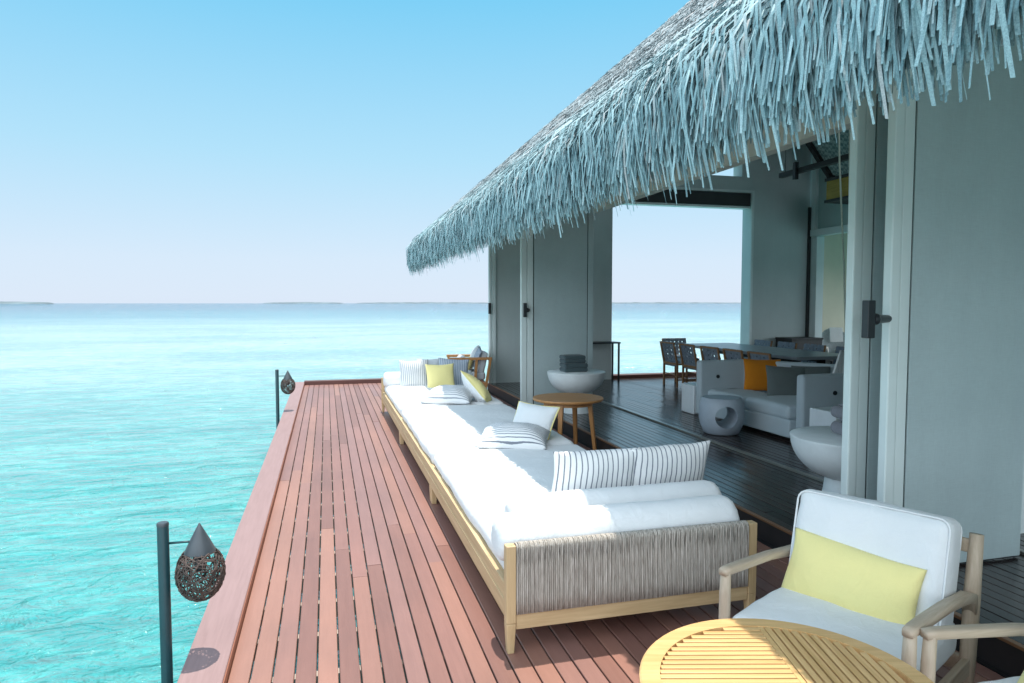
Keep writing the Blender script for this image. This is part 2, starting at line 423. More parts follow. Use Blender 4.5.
# ------------------------------------------------------------------ mesh builder
class MB:
    def __init__(self):
        self.v, self.f, self.mi, self.uv = [], [], [], {}
    def add(self, vs, fs, mi=0):
        o = len(self.v)
        self.v += [tuple(p) for p in vs]
        self.f += [tuple(i + o for i in f) for f in fs]
        self.mi += [mi] * len(fs)
        return self
    def box(self, a, c, mi=0):
        (x0, y0, z0), (x1, y1, z1) = a, c
        vs = [(x0, y0, z0), (x1, y0, z0), (x1, y1, z0), (x0, y1, z0), (x0, y0, z1), (x1, y0, z1), (x1, y1, z1), (x0, y1, z1)]
        return self.add(vs, [(0, 3, 2, 1), (4, 5, 6, 7), (0, 1, 5, 4), (1, 2, 6, 5), (2, 3, 7, 6), (3, 0, 4, 7)], mi)
    def bar(self, p, q, w, h, up=(0, 0, 1), w2=None, h2=None):
        p, q = Vector(p), Vector(q)
        d = (q - p).normalized()
        s = d.cross(Vector(up))
        if s.length < 1e-4:
            s = d.cross(Vector((0, 1, 0)))
        s.normalize()
        u = s.cross(d)
        w2 = w2 or w; h2 = h2 or h
        vs = []
        for c, ww, hh in ((p, w, h), (q, w2, h2)):
            for a, e in ((-1, -1), (1, -1), (1, 1), (-1, 1)):
                vs.append(c + s * a * ww / 2 + u * e * hh / 2)
        return self.add(vs, [(0, 1, 2, 3), (7, 6, 5, 4), (0, 4, 5, 1), (1, 5, 6, 2), (2, 6, 7, 3), (3, 7, 4, 0)])
    def tube(self, pts, r, n=8, cap=True):
        pts = [Vector(p) for p in pts]
        rs = r if isinstance(r, (list, tuple)) else [r] * len(pts)
        vs, fs = [], []
        ref = Vector((0, 0, 1))
        for i, p in enumerate(pts):
            d = (pts[min(i + 1, len(pts) - 1)] - pts[max(i - 1, 0)]).normalized()
            s = d.cross(ref)
            if s.length < 0.05:
                s = d.cross(Vector((1, 0, 0)))
            s.normalize()
            u = s.cross(d)
            for k in range(n):
                a = 2 * math.pi * k / n
                vs.append(p + (s * math.cos(a) + u * math.sin(a)) * rs[i])
        for i in range(len(pts) - 1):
            for k in range(n):
                fs.append((i * n + k, i * n + (k + 1) % n, (i + 1) * n + (k + 1) % n, (i + 1) * n + k))
        if cap:
            fs.append(tuple(range(n - 1, -1, -1)))
            fs.append(tuple((len(pts) - 1) * n + k for k in range(n)))
        return self.add(vs, fs)
    def lathe(self, prof, c=(0, 0, 0), n=40, mi=0):
        vs, fs = [], []
        for r, z in prof:
            for k in range(n):
                a = 2 * math.pi * k / n
                vs.append((c[0] + r * math.cos(a), c[1] + r * math.sin(a), c[2] + z))
        for i in range(len(prof) - 1):
            for k in range(n):
                fs.append((i * n + k, i * n + (k + 1) % n, (i + 1) * n + (k + 1) % n, (i + 1) * n + k))
        if prof[0][0] > 1e-6:
            fs.append(tuple(range(n - 1, -1, -1)))
        if prof[-1][0] > 1e-6:
            fs.append(tuple((len(prof) - 1) * n + k for k in range(n)))
        return self.add(vs, fs, mi)
    def prism(self, poly, z0, z1, plane='XY'):
        n = len(poly)
        def P(a, b_, c):
            return (a, b_, c) if plane == 'XY' else (a, c, b_)
        vs = [P(a, b_, z0) for a, b_ in poly] + [P(a, b_, z1) for a, b_ in poly]
        fs = [tuple(range(n - 1, -1, -1)), tuple(range(n, 2 * n))] + [(i, (i + 1) % n, n + (i + 1) % n, n + i) for i in range(n)]
        if plane != 'XY':
            fs = [f[::-1] for f in fs]
        return self.add(vs, fs)
    def rbox(self, c, s, r, n=(10, 10, 4), puff=0.0, wob=0.0, seed=0, puffaxis=2):
        """soft cushion block: rounded edges, puffed faces, slight unevenness"""
        hx = [s[0] / 2, s[1] / 2, s[2] / 2]
        for ax in range(3):
            a1, a2 = (ax + 1) % 3, (ax + 2) % 3
            n1, n2 = n[a1], n[a2]
            def grid(nn, h):
                k = max(2, nn)
                inner = [-(h - r) + 2 * (h - r) * i / k for i in range(k + 1)]
                e = [r * (1 - math.tan(math.pi / 4 * (1 - q))) for q in (0, 0.33, 0.66)]
                return [-h + q for q in e] + inner + [h - q for q in reversed(e)]
            g1, g2 = grid(n1, hx[a1]), grid(n2, hx[a2])
            for sg in (-1, 1):
                vs, fs = [], []
                for x in g1:
                    for y in g2:
                        p = [0, 0, 0]
                        p[ax] = sg * hx[ax]; p[a1] = x; p[a2] = y
                        q = [max(-(hx[k] - r), min(hx[k] - r, p[k])) for k in range(3)]
                        d = Vector([p[k] - q[k] for k in range(3)])
                        if d.length > 0:
                            d = d.normalized() * r
                        P = Vector(q) + d
                        fx = [max(0.0, 1 - (P[k] / hx[k]) ** 2) for k in range(3)]
                        if puff:
                            k = puffaxis
                            o1, o2 = (k + 1) % 3, (k + 2) % 3
                            P[k] += puff * (P[k] / hx[k]) * (fx[o1] * fx[o2]) ** 0.5
                        if wob:
                            w = mnoise.noise_vector(Vector((P[0] * 3.1 + seed * 7.7, P[1] * 3.1, P[2] * 3.1 + seed)))
                            w2 = mnoise.noise_vector(Vector((P[0] * 11 + seed * 3.3, P[1] * 11, P[2] * 11)))
                            P = P + w * wob + w2 * wob * 0.35
                        vs.append((P[0] + c[0], P[1] + c[1], P[2] + c[2]))
                m2 = len(g2)
                for i in range(len(g1) - 1):
                    for j in range(m2 - 1):
                        f = (i * m2 + j, (i + 1) * m2 + j, (i + 1) * m2 + j + 1, i * m2 + j + 1)
                        fs.append(f if sg > 0 else f[::-1])
                self.add(vs, fs)
        return self
    def build(self, name, mat, parent=None, origin=None, smooth=False, bevel=0.0, merge=False, segs=2, rot=0.0):
        me = bpy.data.meshes.new(name)
        vs = self.v
        if origin is not None:
            ox, oy, oz = origin
            if rot:
                ca, sa = math.cos(-rot), math.sin(-rot)
                vs = [((x - ox) * ca - (y - oy) * sa, (x - ox) * sa + (y - oy) * ca, z - oz) for x, y, z in vs]
            else:
                vs = [(x - ox, y - oy, z - oz) for x, y, z in vs]
        me.from_pydata(vs, [], self.f)
        mats = mat if isinstance(mat, (list, tuple)) else [mat]
        for mm in mats:
            me.materials.append(mm)
        if any(self.mi):
            me.polygons.foreach_set("material_index", self.mi)
        if merge:
            bm = bmesh.new()
            bm.from_mesh(me)
            bmesh.ops.remove_doubles(bm, verts=bm.verts, dist=0.0004)
            bmesh.ops.recalc_face_normals(bm, faces=bm.faces)
            bm.to_mesh(me)
            bm.free()
        if smooth:
            me.polygons.foreach_set("use_smooth", [True] * len(me.polygons))
        me.update()
        o = bpy.data.objects.new(name, me)
        COL.objects.link(o)
        if parent is not None:
            o.parent = parent
        elif origin is not None:
            o.location = origin
            o.rotation_euler = (0, 0, rot)
        if bevel:
            md = o.modifiers.new("Bevel", 'BEVEL')
            md.width = bevel
            md.segments = segs
            md.limit_method = 'ANGLE'
            md.angle_limit = R(50)
            md.harden_normals = False
        return o

def autosmooth(o, ang=40):
    me = o.data
    me.polygons.foreach_set("use_smooth", [True] * len(me.polygons))
    bm = bmesh.new(); bm.from_mesh(me)
    for e in bm.edges:
        if len(e.link_faces) == 2 and e.calc_face_angle(0) > R(ang):
            e.smooth = False
    bm.to_mesh(me); bm.free()
    return o

def tag(o, label, cat, group=None):
    o["label"] = label
    o["category"] = cat
    if group:
        o["group"] = group
    return o

def struct(o):
    o["kind"] = "structure"
    return o

def thing(name, label, cat, loc=(0, 0, 0), rz=0.0, group=None):
    o = bpy.data.objects.new(name, None)
    o.empty_display_size = 0.1
    COL.objects.link(o)
    o.location = loc
    o.rotation_euler = (0, 0, rz)
    return tag(o, label, cat, group)

def copy_tree(o, parent=None):
    c = o.copy()
    COL.objects.link(c)
    if parent is not None:
        c.parent = parent
    for ch in list(o.children):
        copy_tree(ch, c)
    return c

def tone_attr(o, per_face_tone):
    me = o.data
    a = me.color_attributes.new("tone", 'FLOAT_COLOR', 'CORNER')
    n = len(me.loops)
    cols = np.ones((n, 4), dtype=np.float32)
    ls = np.zeros(len(me.polygons), dtype=np.int32)
    lt = np.zeros(len(me.polygons), dtype=np.int32)
    me.polygons.foreach_get("loop_start", ls)
    me.polygons.foreach_get("loop_total", lt)
    idx = np.repeat(np.arange(len(me.polygons)), lt)
    cols[:, :3] = np.asarray(per_face_tone, dtype=np.float32)[idx]
    a.data.foreach_set("color", cols.ravel())

# ================================================================== SETTING
# ---- sea
mb = MB()
ring = [0, 6, 12, 25, 50, 100, 250, 700, 2000, 6000, 20000]
nn = 64
vs, fs = [(0, 0, 0)], []
for r_ in ring[1:]:
    for k in range(nn):
        a = 2 * math.pi * k / nn
        vs.append((r_ * math.cos(a), r_ * math.sin(a), 0))
for k in range(nn):
    fs.append((0, 1 + k, 1 + (k + 1) % nn))
for i in range(len(ring) - 2):
    for k in range(nn):
        a0 = 1 + i * nn
        fs.append((a0 + k, a0 + nn + k, a0 + nn + (k + 1) % nn, a0 + (k + 1) % nn))
mb.add(vs, fs)
struct(mb.build("sea", M['sea'], origin=(0, 0, 0))).location = (0, 0, -1.55)

# ---- islands on the horizon
def island(x0, x1, y, h, seed):
    b_ = MB()
    n = 40
    vs, fs = [], []
    for i in range(n + 1):
        u = i / n
        x = x0 + (x1 - x0) * u
        env = (math.sin(math.pi * u)) ** 0.35
        hh = h * env * (0.55 + 0.45 * (0.5 + 0.5 * mnoise.noise(Vector((x * 0.012, seed, 0)))) + 0.25 * mnoise.noise(Vector((x * 0.05, seed, 3))))
        for dy, z in ((-60 * env - 2, -1.6), (-20 * env, hh * 0.8 - 1.0), (30 * env, hh), (90 * env + 2, -1.6)):
            vs.append((x, y + dy, z))
    for i in range(n):
        for k in range(3):
            fs.append((i * 4 + k, (i + 1) * 4 + k, (i + 1) * 4 + k + 1, i * 4 + k + 1))
    b_.add(vs, fs)
    return struct(b_.build("island", M['island'], origin=((x0 + x1) / 2, y, -1.55), smooth=True))
island(-1500, -1010, 3000, 10, 1)
island(-420, 120, 5000, 10, 5)
island(250, 1500, 6000, 11, 9)
island(2300, 4200, 6000, 11, 12)

# ---- decks made of boards
def boards(name, mat, x0, x1, y0, y1, z, pitch, gap, th, lmin, lmax, seed):
    rg = random.Random(seed)
    b_ = MB()
    tones = []
    x = x0
    while x + pitch * 0.5 < x1:
        xa, xb = x, min(x + pitch - gap, x1)
        y = y0 - rg.random() * lmin
        while y < y1:
            L = rg.uniform(lmin, lmax)
            ya, yb = max(y, y0), min(y + L - 0.004, y1)
            if yb - ya > 0.05:
                dz = rg.uniform(-0.0012, 0.0012)
                c = 0.003
                tl = rg.uniform(-0.0008, 0.0008)
                prof = [(xa, z - th), (xa, z - c + dz - tl), (xa + c, z + dz - tl), (xb - c, z + dz + tl), (xb, z - c + dz + tl), (xb, z - th)]
                vs = [(px, ya, pz) for px, pz in prof] + [(px, yb, pz) for px, pz in prof]
                fs = [(i, i + 1, 7 + i, 6 + i) for i in range(5)] + [(0, 5, 4, 3, 2, 1), (6, 7, 8, 9, 10, 11)]
                fs = [f[::-1] for f in fs]
                b_.add(vs, fs)
                tn = (rg.random(), rg.random(), rg.random())
                tones += [tn] * len(fs)
            y += L
        x += pitch
    o = b_.build(name, mat, origin=(0, 0, 0))
    tone_attr(o, tones)
    return struct(o)

boards("deck", M['deck'], -0.478, 3.13, -3.0, 15.55, 0.0, 0.1035, 0.0085, 0.03, 3.6, 6.4, 3)
boards("raised_floor", M['floor'], 3.21, 13.6, -3.0, 13.62, 0.16, 0.088, 0.005, 0.03, 2.0, 3.6, 5)
b_ = MB()
y = -2.9
while y < 15.5:
    b_.box((-0.47, y, -0.13), (3.12, y + 0.05, -0.034))
    y += 0.42
for px in (0.9, 2.2):
    b_.box((px, -3, -0.30), (px + 0.09, 15.5, -0.133))
struct(b_.build("deck_joists", M['joist'], origin=(0, 0, 0)))
b_ = MB()
for py in (-2, 2, 6, 10, 14):
    for px in (0.95, 2.9, 6.5, 10.5):
        b_.lathe([(0.14, -4), (0.14, -0.31)], (px, py, 0), 16)
struct(b_.build("deck_piles", M['pile'], origin=(0, 0, 0), smooth=False))
b_ = MB()
b_.box((-0.69, -3, -0.20), (-0.487, 15.76, 0.055))
struct(b_.build("deck_kerb", M['kerb'], origin=(0, 0, 0), bevel=0.006))
b_ = MB()
b_.box((-0.4865, -3, -0.10), (-0.481, 15.56, 0.048))
struct(b_.build("deck_kerb_lip", M['kerb_lip'], origin=(0, 0, 0)))
b_ = MB()
b_.box((-0.4865, 15.562, -0.20), (3.3, 15.76, 0.085))
struct(b_.build("far_deck_kerb", M['kerb_x'], origin=(0, 0, 0), bevel=0.006))
b_ = MB()
b_.box((3.18, -3, -0.1), (3.206, 13.62, 0.145))
b_.box((3.14, -3, -0.1), (3.178, 15.55, -0.003))
struct(b_.build("step_riser", M['darkbeam'], origin=(0, 0, 0)))
b_ = MB()
b_.box((3.172, -3, 0.146), (3.2075, 13.62, 0.163))
struct(b_.build("step_nosing", M['nosing'], origin=(0, 0, 0), bevel=0.003))
b_ = MB()
b_.box((3.22, -3, -0.15), (13.6, 13.6, 0.125))
struct(b_.build("raised_floor_base", M['darkbeam'], origin=(0, 0, 0)))

# ================================================================== BUILDING
TH = R(41.3)
XE, ZE = 1.755, 2.835           # eave edge of the thatch surface
XR = 8.0                      # ridge
YA, YB = -1.6, 14.1           # roof ends
def roof_z(x, off=0.0):
    return ZE + (x - XE) * math.tan(TH) - off if x <= XR else ZE + (2 * XR - x - XE) * math.tan(TH) - off
ZR = roof_z(XR)

roof = thing("thatched_roof", "grey palm style thatched roof with shaggy hanging eave fringe over the pavilion", "roof", (XE, 6.0, ZE))
RO = (XE, 6.0, ZE)
# base slab (two slopes), underside = woven mat
b_ = MB()
for off0, off1 in ((0.03, 0.16),):
    xl, xr = XE + 0.06, 2 * XR - XE - 0.06
    poly = [(xl, roof_z(xl, off0)), (XR, ZR - off0), (xr, roof_z(xr, off0)), (xr, roof_z(xr, off1)), (XR, ZR - off1), (xl, roof_z(xl, off1))]
    b_.prism(poly, YA, YB - 0.05, 'XZ')
b_.build("roof_deck", M['thatch_base'], roof, RO)
b_ = MB()
for sgn in (-1, 1):
    xa = XR + sgn * 0.05
    xb = XR + sgn * (XR - XE - 0.35)
    vs = [(xa, YA + 0.1, roof_z(xa, 0.20)), (xb, YA + 0.1, roof_z(xb, 0.20)), (xb, YB - 0.15, roof_z(xb, 0.20)), (xa, YB - 0.15, roof_z(xa, 0.20))]
    vs2 = [(x, y, z + 0.03) for x, y, z in vs]
    b_.add(vs + vs2, [(0, 1, 2, 3), (7, 6, 5, 4), (0, 4, 5, 1), (1, 5, 6, 2), (2, 6, 7, 3), (3, 7, 4, 0)])
b_.build("ceiling_mat", M['mat'], roof, RO)
yy = 3.9
while yy < 13.4:
    for sgn in (-1, 1):
        xa, xb = XR, XR + sgn * (XR - 4.5 if sgn < 0 else XR - XE - 0.6)
        b_ = MB()
        b_.bar((xa, yy, roof_z(xa, 0.33)), (xb, yy, roof_z(xb, 0.33)), 0.09, 0.2)
        b_.build("rafter", M['darkbeam'], roof, RO, bevel=0.005)
    yy += 1.55
b_ = MB()
b_.box((XR - 0.08, 3.7, ZR - 0.62), (XR + 0.08, 13.5, ZR - 0.4))
b_.build("ridge_beam", M['darkbeam'], roof, RO)
# eave soffit between fringe and header
b_ = MB()
xa, xb = XE + 0.18, 4.33
vs = [(xa, YA + 0.2, roof_z(xa, 0.235)), (xb, YA + 0.2, roof_z(xb, 0.235)), (xb, YB - 0.2, roof_z(xb, 0.235)), (xa, YB - 0.2, roof_z(xa, 0.235))]
b_.add(vs + [(x, y, z + 0.025) for x, y, z in vs], [(0, 1, 2, 3), (7, 6, 5, 4), (0, 4, 5, 1), (1, 5, 6, 2), (2, 6, 7, 3), (3, 7, 4, 0)])
b_.build("soffit", M['soffit'], roof, RO)

# thatch strips
def strips():
    V, F, T = [], [], []
    nd = np.array([math.cos(TH), 0, math.sin(TH)])       # up-slope direction
    nrm = np.array([-math.sin(TH), 0, math.cos(TH)])
    def path(s, lift, hang_in):
        """point at signed distance s up-slope (negative = past the eave, hanging)"""
        s = np.asarray(s)
        x = np.where(s >= 0, XE + s * nd[0] + lift * nrm[0], 0)
        z = np.where(s >= 0, ZE + s * nd[2] + lift * nrm[2], 0)
        d = np.maximum(-s, 0)
        k = 0.10
        # direction turns from slope-down to straight down over ~k metres
        xo = -nd[0] * k * (1 - np.exp(-d / k))
        zo = -d + (1 - nd[2]) * k * (1 - np.exp(-d / k))
        xh = XE + lift * nrm[0] + xo + hang_in * (1 - np.exp(-d / 0.25))
        zh = ZE + lift * nrm[2] + zo
        return np.where(s >= 0, x, xh), np.where(s >= 0, z, zh)
    def batch(n, s0, L, lift0, lift1, w, nseg, hang, tone_lo, tone_hi, lean, ylo=YA, yhi=YB, archr=(0, 0)):
        arch = rng.uniform(archr[0], archr[1], n)
        y0 = rng.uniform(ylo, yhi, n)
        s0 = s0(n); L = L(n)
        L = np.minimum(L, s0 + np.clip(rng.normal(0.455, 0.055, n), 0.3, 0.62))
        arch = arch * np.clip((s0 + 0.15) / 0.85, 0.30, 1.0)
        la = lift0(n) * np.clip((s0 - 0.1) / 0.9, 0.3, 1.0); lb = lift1(n)
        ww = rng.uniform(w[0], w[1], n)
        hg = hang(n)
        ln = rng.normal(0, lean, n)
        tw0 = rng.uniform(-0.35, 0.35, n)
        tw1 = tw0 + rng.normal(0, 0.35, n)
        curl = rng.normal(0, 0.018, n)
        tone = rng.uniform(tone_lo, tone_hi, n)
        base = sum(len(v) for v in V)
        pts = []
        for i in range(nseg + 1):
            u = i / nseg
            s = s0 - L * u
            lift = la + (lb - la) * u + arch * math.sin(math.pi * u ** 1.5)
            x, z = path(s, lift, hg)
            y = y0 + ln * L * u + curl * (u ** 2)
            tw = tw0 + (tw1 - tw0) * u
            wid = ww * (1 - 0.35 * max(0, u - 0.75) / 0.25) / 2
            # width mostly along Y, twisted out along the surface normal
            dx = np.sin(tw) * wid * 0.8
            dy = np.cos(tw) * wid
            p1 = np.stack([x - dx, y - dy, z + 0.3 * dx], 1)
            p2 = np.stack([x + dx, y + dy, z - 0.3 * dx], 1)
            pts += [p1, p2]
        A = np.stack(pts, 1)                     # n, 2(nseg+1), 3
        V.append(A.reshape(-1, 3))
        m_ = 2 * (nseg + 1)
        idx = base + np.arange(n)[:, None] * m_
        for i in range(nseg):
            q = np.stack([idx[:, 0] + 2 * i, idx[:, 0] + 2 * i + 1, idx[:, 0] + 2 * i + 3, idx[:, 0] + 2 * i + 2], 1)
            F.append(q)
            T.append(np.stack([tone, np.clip((s0 - 0.6) / 2.0 + rng.normal(0, 0.15, n), 0, 0.6), tone], 1))
    U = lambda a, b: (lambda n: rng.uniform(a, b, n))
    G = lambda a, s, lo, hi: (lambda n: np.clip(rng.normal(a, s, n), lo, hi))
    Ly = YB - YA
    # slope rows, from the eave upward
    s = 0.25
    while s < 9.0:
        dens = 100 if s < 3 else 85
        w = (0.011, 0.020) if s < 3 else (0.013, 0.024)
        batch(int(dens * Ly), U(s - 0.06, s + 0.1), G(0.80, 0.09, 0.5, 1.05), U(-0.15, -0.08), U(-0.02, 0.02), w, 7, U(-0.03, 0.05), 0.0, 1.0, 0.035, archr=(0.16, 0.25))
        s += 0.115 if s < 3 else 0.13
    # eave layers that hang
    for lay in range(9):
        f = lay / 8
        batch(int(125 * Ly), U(0.02 + 0.05 * lay, 0.12 + 0.05 * lay), (lambda n, f=f, lay=lay: np.clip(rng.normal(0.45 + 0.05 * lay - 0.005, 0.06, n), 0.3, 1.1)),
              U(0.0 + 0.01 * lay, 0.02 + 0.012 * lay), U(0.01 + 0.012 * lay, 0.03 + 0.014 * lay), (0.010, 0.018), 5, U(-0.02, 0.10), 0.0, 0.95, 0.04)
    # a few long stragglers
    batch(int(2 * Ly), U(0.05, 0.4), G(0.74, 0.08, 0.6, 0.95), U(0.02, 0.08), U(0.03, 0.12), (0.009, 0.014), 5, U(-0.04, 0.08), 0.3, 1.0, 0.15)
    # verge strips down the far gable end: short hanging layer below the edge
    return np.concatenate(V), np.concatenate(F), np.concatenate(T)
V_, F_, T_ = strips()
me = bpy.data.meshes.new("thatch")
me.vertices.add(len(V_))
me.vertices.foreach_set("co", (V_ - np.array(RO)).astype(np.float32).ravel())
me.loops.add(len(F_) * 4)
me.loops.foreach_set("vertex_index", F_.astype(np.int32).ravel())
me.polygons.add(len(F_))
me.polygons.foreach_set("loop_start", np.arange(0, len(F_) * 4, 4, dtype=np.int32))
me.polygons.foreach_set("loop_total", np.full(len(F_), 4, dtype=np.int32))
me.materials.append(M['thatch'])
me.update(calc_edges=True)
th = bpy.data.objects.new("thatch", me)
COL.objects.link(th)
th.parent = roof
tone_attr(th, T_)

# ---- far gable wall with the wide sea opening
YW0, YW1 = 13.55, 13.9
gw = thing("gable_wall", "grey end wall with a wide opening framing sea and sky", "wall", (6.8, YW0, 0.16))
GO = (6.8, YW0, 0.16)
b_ = MB()
top = lambda x: roof_z(x, 0.25)
b_.prism([(3.34, 0.16), (5.90, 0.16), (5.90, top(5.90)), (3.34, top(3.34))], YW0, YW1, 'XZ')
b_.prism([(9.28, 0.16), (10.85, 0.16), (10.85, top(10.85)), (9.28, top(9.28))], YW0, YW1, 'XZ')
b_.prism([(5.901, 4.27), (9.279, 4.27), (9.279, 4.62), (5.901, 4.62)], YW0 + 0.001, YW1, 'XZ')
b_.prism([(5.901, 4.62), (7.6, 4.62), (7.6, top(7.6)), (5.901, top(5.901))], YW0 + 0.002, YW1, 'XZ')
b_.prism([(9.02, 4.62), (9.279, 4.62), (9.279, top(9.279)), (9.02, top(9.02))], YW0 + 0.002, YW1, 'XZ')
b_.prism([(7.6, 5.0), (9.02, 5.0), (9.02, top(9.02)), (8.0, top(8.0)), (7.6, top(7.6))], YW0 + 0.003, YW1, 'XZ')
b_.build("wall_panel", M['wall'], gw, GO)
b_ = MB()
b_.box((5.902, 13.6, 3.98), (9.278, 13.85, 4.268))
b_.build("blind_box", M['blind'], gw, GO)
b_ = MB()
b_.box((5.902, 13.62, 3.93), (9.278, 13.83, 3.978))
b_.build("blind_rail", M['stile'], gw, GO)
b_ = MB()
b_.box((9.272, 13.548, 0.16), (9.30, 13.545, 4.3))
b_.box((5.88, 13.53, 4.27), (9.33, 13.549, 4.32))
b_.box((9.281, 13.53, 0.16), (9.33, 13.549, 4.27))
b_.build("opening_frame", M['stile'], gw, GO, bevel=0.003)
b_ = MB()
b_.box((5.9, 13.63, 0.08), (9.28, 13.9, 0.235))
b_.build("threshold", M['kerb_x'], gw, GO, bevel=0.004)

# ---- header above the sliding door track
b_ = MB()
b_.box((4.33, 3.62, 3.33), (4.47, 13.54, 5.05))
hd = tag(b_.build("door_header", M['soffit'], origin=(4.4, 8.5, 3.33)), "long beige header beam running behind the thatch fringe above the living room", "beam")
b_ = MB()
b_.box((4.375, 3.3, 0.155), (4.425, 13.54, 0.172))
b_.box((4.36, 3.3, 0.155), (4.374, 13.54, 0.180))
tag(b_.build("door_track", M['track'], origin=(4.4, 8.5, 0.155), bevel=0.002), "thin metal sliding door track set in the dark floor", "track")

# ---- folding door leaves, standing square to the front
def leaf(x0, x1, y, ztop, label, stile0=0.13, stile1=0.09, handle=None, z0=0.17, mat='panel'):
    o = (x0, y, z0)
    tng = thing("folding_door", label, "door", o, 0, "folding door leaves along the front")
    d = 0.05
    b1 = MB(); b1.box((x0, y - d / 2 - 0.012, z0), (x0 + stile0 * 0.46, y + d / 2, ztop)); b1.build("stile", M['stile'], tng, o, bevel=0.008)
    b1 = MB(); b1.box((x0 + stile0 * 0.5, y - d / 2 - 0.004, z0), (x0 + stile0, y + d / 2, ztop)); b1.build("stile", M['stile'], tng, o, bevel=0.008)
    if stile1:
        b1 = MB(); b1.box((x1 - stile1, y - d / 2, z0), (x1, y + d / 2, ztop)); b1.build("stile", M['panel'], tng, o, bevel=0.006)
    b1 = MB(); b1.box((x0 + stile0 + 0.001, y - d / 2 + 0.012, z0), (x1 - stile1 - 0.001, y + d / 2 - 0.012, ztop)); b1.build("gasket", M['seal'], tng, o)
    b1 = MB(); b1.box((x0 + stile0 + 0.016, y - d / 2 + 0.002, z0 + 0.01), (x1 - stile1 - (0.014 if stile1 else 0), y + d / 2 - 0.002, ztop)); b1.build("panel", M[mat], tng, o, bevel=0.003)
    if handle:
        hx, h0, h1 = handle
        zc0 = (h0 + h1) / 2
        b1 = MB(); b1.box((hx - 0.026, y - 0.12, h0), (hx + 0.026, y - 0.07, h1)); b1.box((hx + 0.0, y - 0.092, zc0 - 0.025), (hx + 0.027, y - 0.068, zc0 + 0.025))
        hnd = b1.build("handle", M['black'], tng, o, bevel=0.004)
        b1 = MB(); zc = (h0 + h1) / 2
        b1.tube([(hx + 0.0265, y - 0.095, zc), (hx + 0.05, y - 0.095, zc), (hx + 0.055, y - 0.093, zc), (max(hx + 0.06, x0 + 0.004), y - 0.02, zc)], [0.030, 0.034, 0.028, 0.022], 20)
        b1.build("latch", M['black'], hnd, o, bevel=0.004)
    return tng
leaf(3.19, 4.28, 3.32, 4.05, "large grey folding door leaf at the right edge, nearest the camera", 0.15, 0.0, (2.985, 1.60, 1.815))
leaf(3.19, 4.28, 3.62, 4.05, "folding door leaf standing just behind the nearest grey leaf, mostly its pale edge showing", 0.15, 0.09)
leaf(2.94, 4.15, 10.3, 3.75, "grey folding door leaf standing behind the white bowl table with folded towels", 0.20, 0.09, (2.985, 1.58, 1.80))
# corner post at the far end
cp = thing("corner_post", "slim pale corner post with black latch beside the far armchair", "post", (3.25, 13.5, 0.0))
b_ = MB(); b_.box((3.195, 13.5, 0.0), (3.25, 13.6, 4.0)); b_.build("post", M['stile'], cp, (3.25, 13.5, 0), bevel=0.01)
b_ = MB(); b_.box((3.262, 13.5, 0.0), (3.335, 13.62, 4.0)); b_.build("post", M['stile'], cp, (3.25, 13.5, 0), bevel=0.01)
b_ = MB(); b_.box((3.17, 13.44, 1.58), (3.215, 13.499, 1.80)); b_.build("latch", M['black'], cp, (3.25, 13.5, 0), bevel=0.005)

# ---- near room wall and front wall beyond the frame
b_ = MB()
b_.box((4.48, 3.66, 0.16), (10.85, 3.78, 4.0))
tag(b_.build("partition_wall", M['wall'], origin=(7.6, 3.7, 0.16)), "plain plaster partition wall behind the nearest folding door, closing the living room", "wall")
b_ = MB()
b_.box((4.34, -3, 0.16), (4.46, 3.28, 4.9))
tag(b_.build("front_wall", M['wall_dark'], origin=(4.4, 0, 0.16)), "dark front wall at the extreme right edge beside the nearest door leaf", "wall")

# ---- right hand side wall with transom and opening
XS = 10.85
SO = (XS, 9.0, 0.16)
sw = thing("side_wall", "right hand living room wall with transom window over a garden side opening", "wall", SO)
b_ = MB()
b_.box((XS, 3.79, 0.16), (XS + 0.2, 10.2, roof_z(XS, 0.26)))
b_.build("wall_panel", M['wall'], sw, SO)
b_ = MB(); b_.box((XS - 0.02, 13.30, 0.16), (XS + 0.18, 13.52, 3.32)); b_.build("door_post", M['stile'], sw, SO, bevel=0.01)
b_ = MB(); b_.box((XS - 0.05, 10.21, 3.33), (XS + 0.2, 13.54, 3.48)); b_.build("transom", M['stile'], sw, SO, bevel=0.01)
b_ = MB(); b_.box((XS - 0.03, 13.38, 3.485), (XS + 0.15, 13.53, roof_z(XS, 0.26))); b_.build("mullion", M['stile'], sw, SO, bevel=0.006)
b_ = MB(); b_.box((XS + 0.05, 10.22, 3.485), (XS + 0.08, 13.37, roof_z(XS + 0.08, 0.26))); b_.build("window_panel", M['wall_dark'], sw, SO)
b_ = MB(); b_.box((XS - 0.085, 13.50, 0.16), (XS - 0.021, 13.549, 4.0)); b_.build("gasket", M['blind'], sw, SO)
# woven screen leaning in from the top of the side wall, on dark struts
wso = (10.8, 11.2, 4.6)
ws = thing("woven_screen", "woven mesh screen on dark struts leaning inward high on the right wall", "screen", wso)
b_ = MB()
pa, pb = (10.80, 4.60), (9.85, 5.75)
vs = [(pa[0], 9.4, pa[1]), (pa[0], 12.80, pa[1]), (pb[0], 12.80, pb[1]), (pb[0], 9.4, pb[1])]
b_.add(vs + [(x + 0.02, y, z + 0.02) for x, y, z in vs], [(0, 1, 2, 3), (7, 6, 5, 4), (0, 4, 5, 1), (1, 5, 6, 2), (2, 6, 7, 3), (3, 7, 4, 0)])
b_.build("mesh_panel", M['mat'], ws, wso)
for wy in (12.86, 11.55, 10.25):
    b_ = MB(); b_.bar((pa[0] + 0.02, wy, pa[1] - 0.06), (pb[0], wy, pb[1] - 0.03), 0.11, 0.12, (0, 1, 0)); b_.build("strut", M['darkbeam'], ws, wso, bevel=0.005)
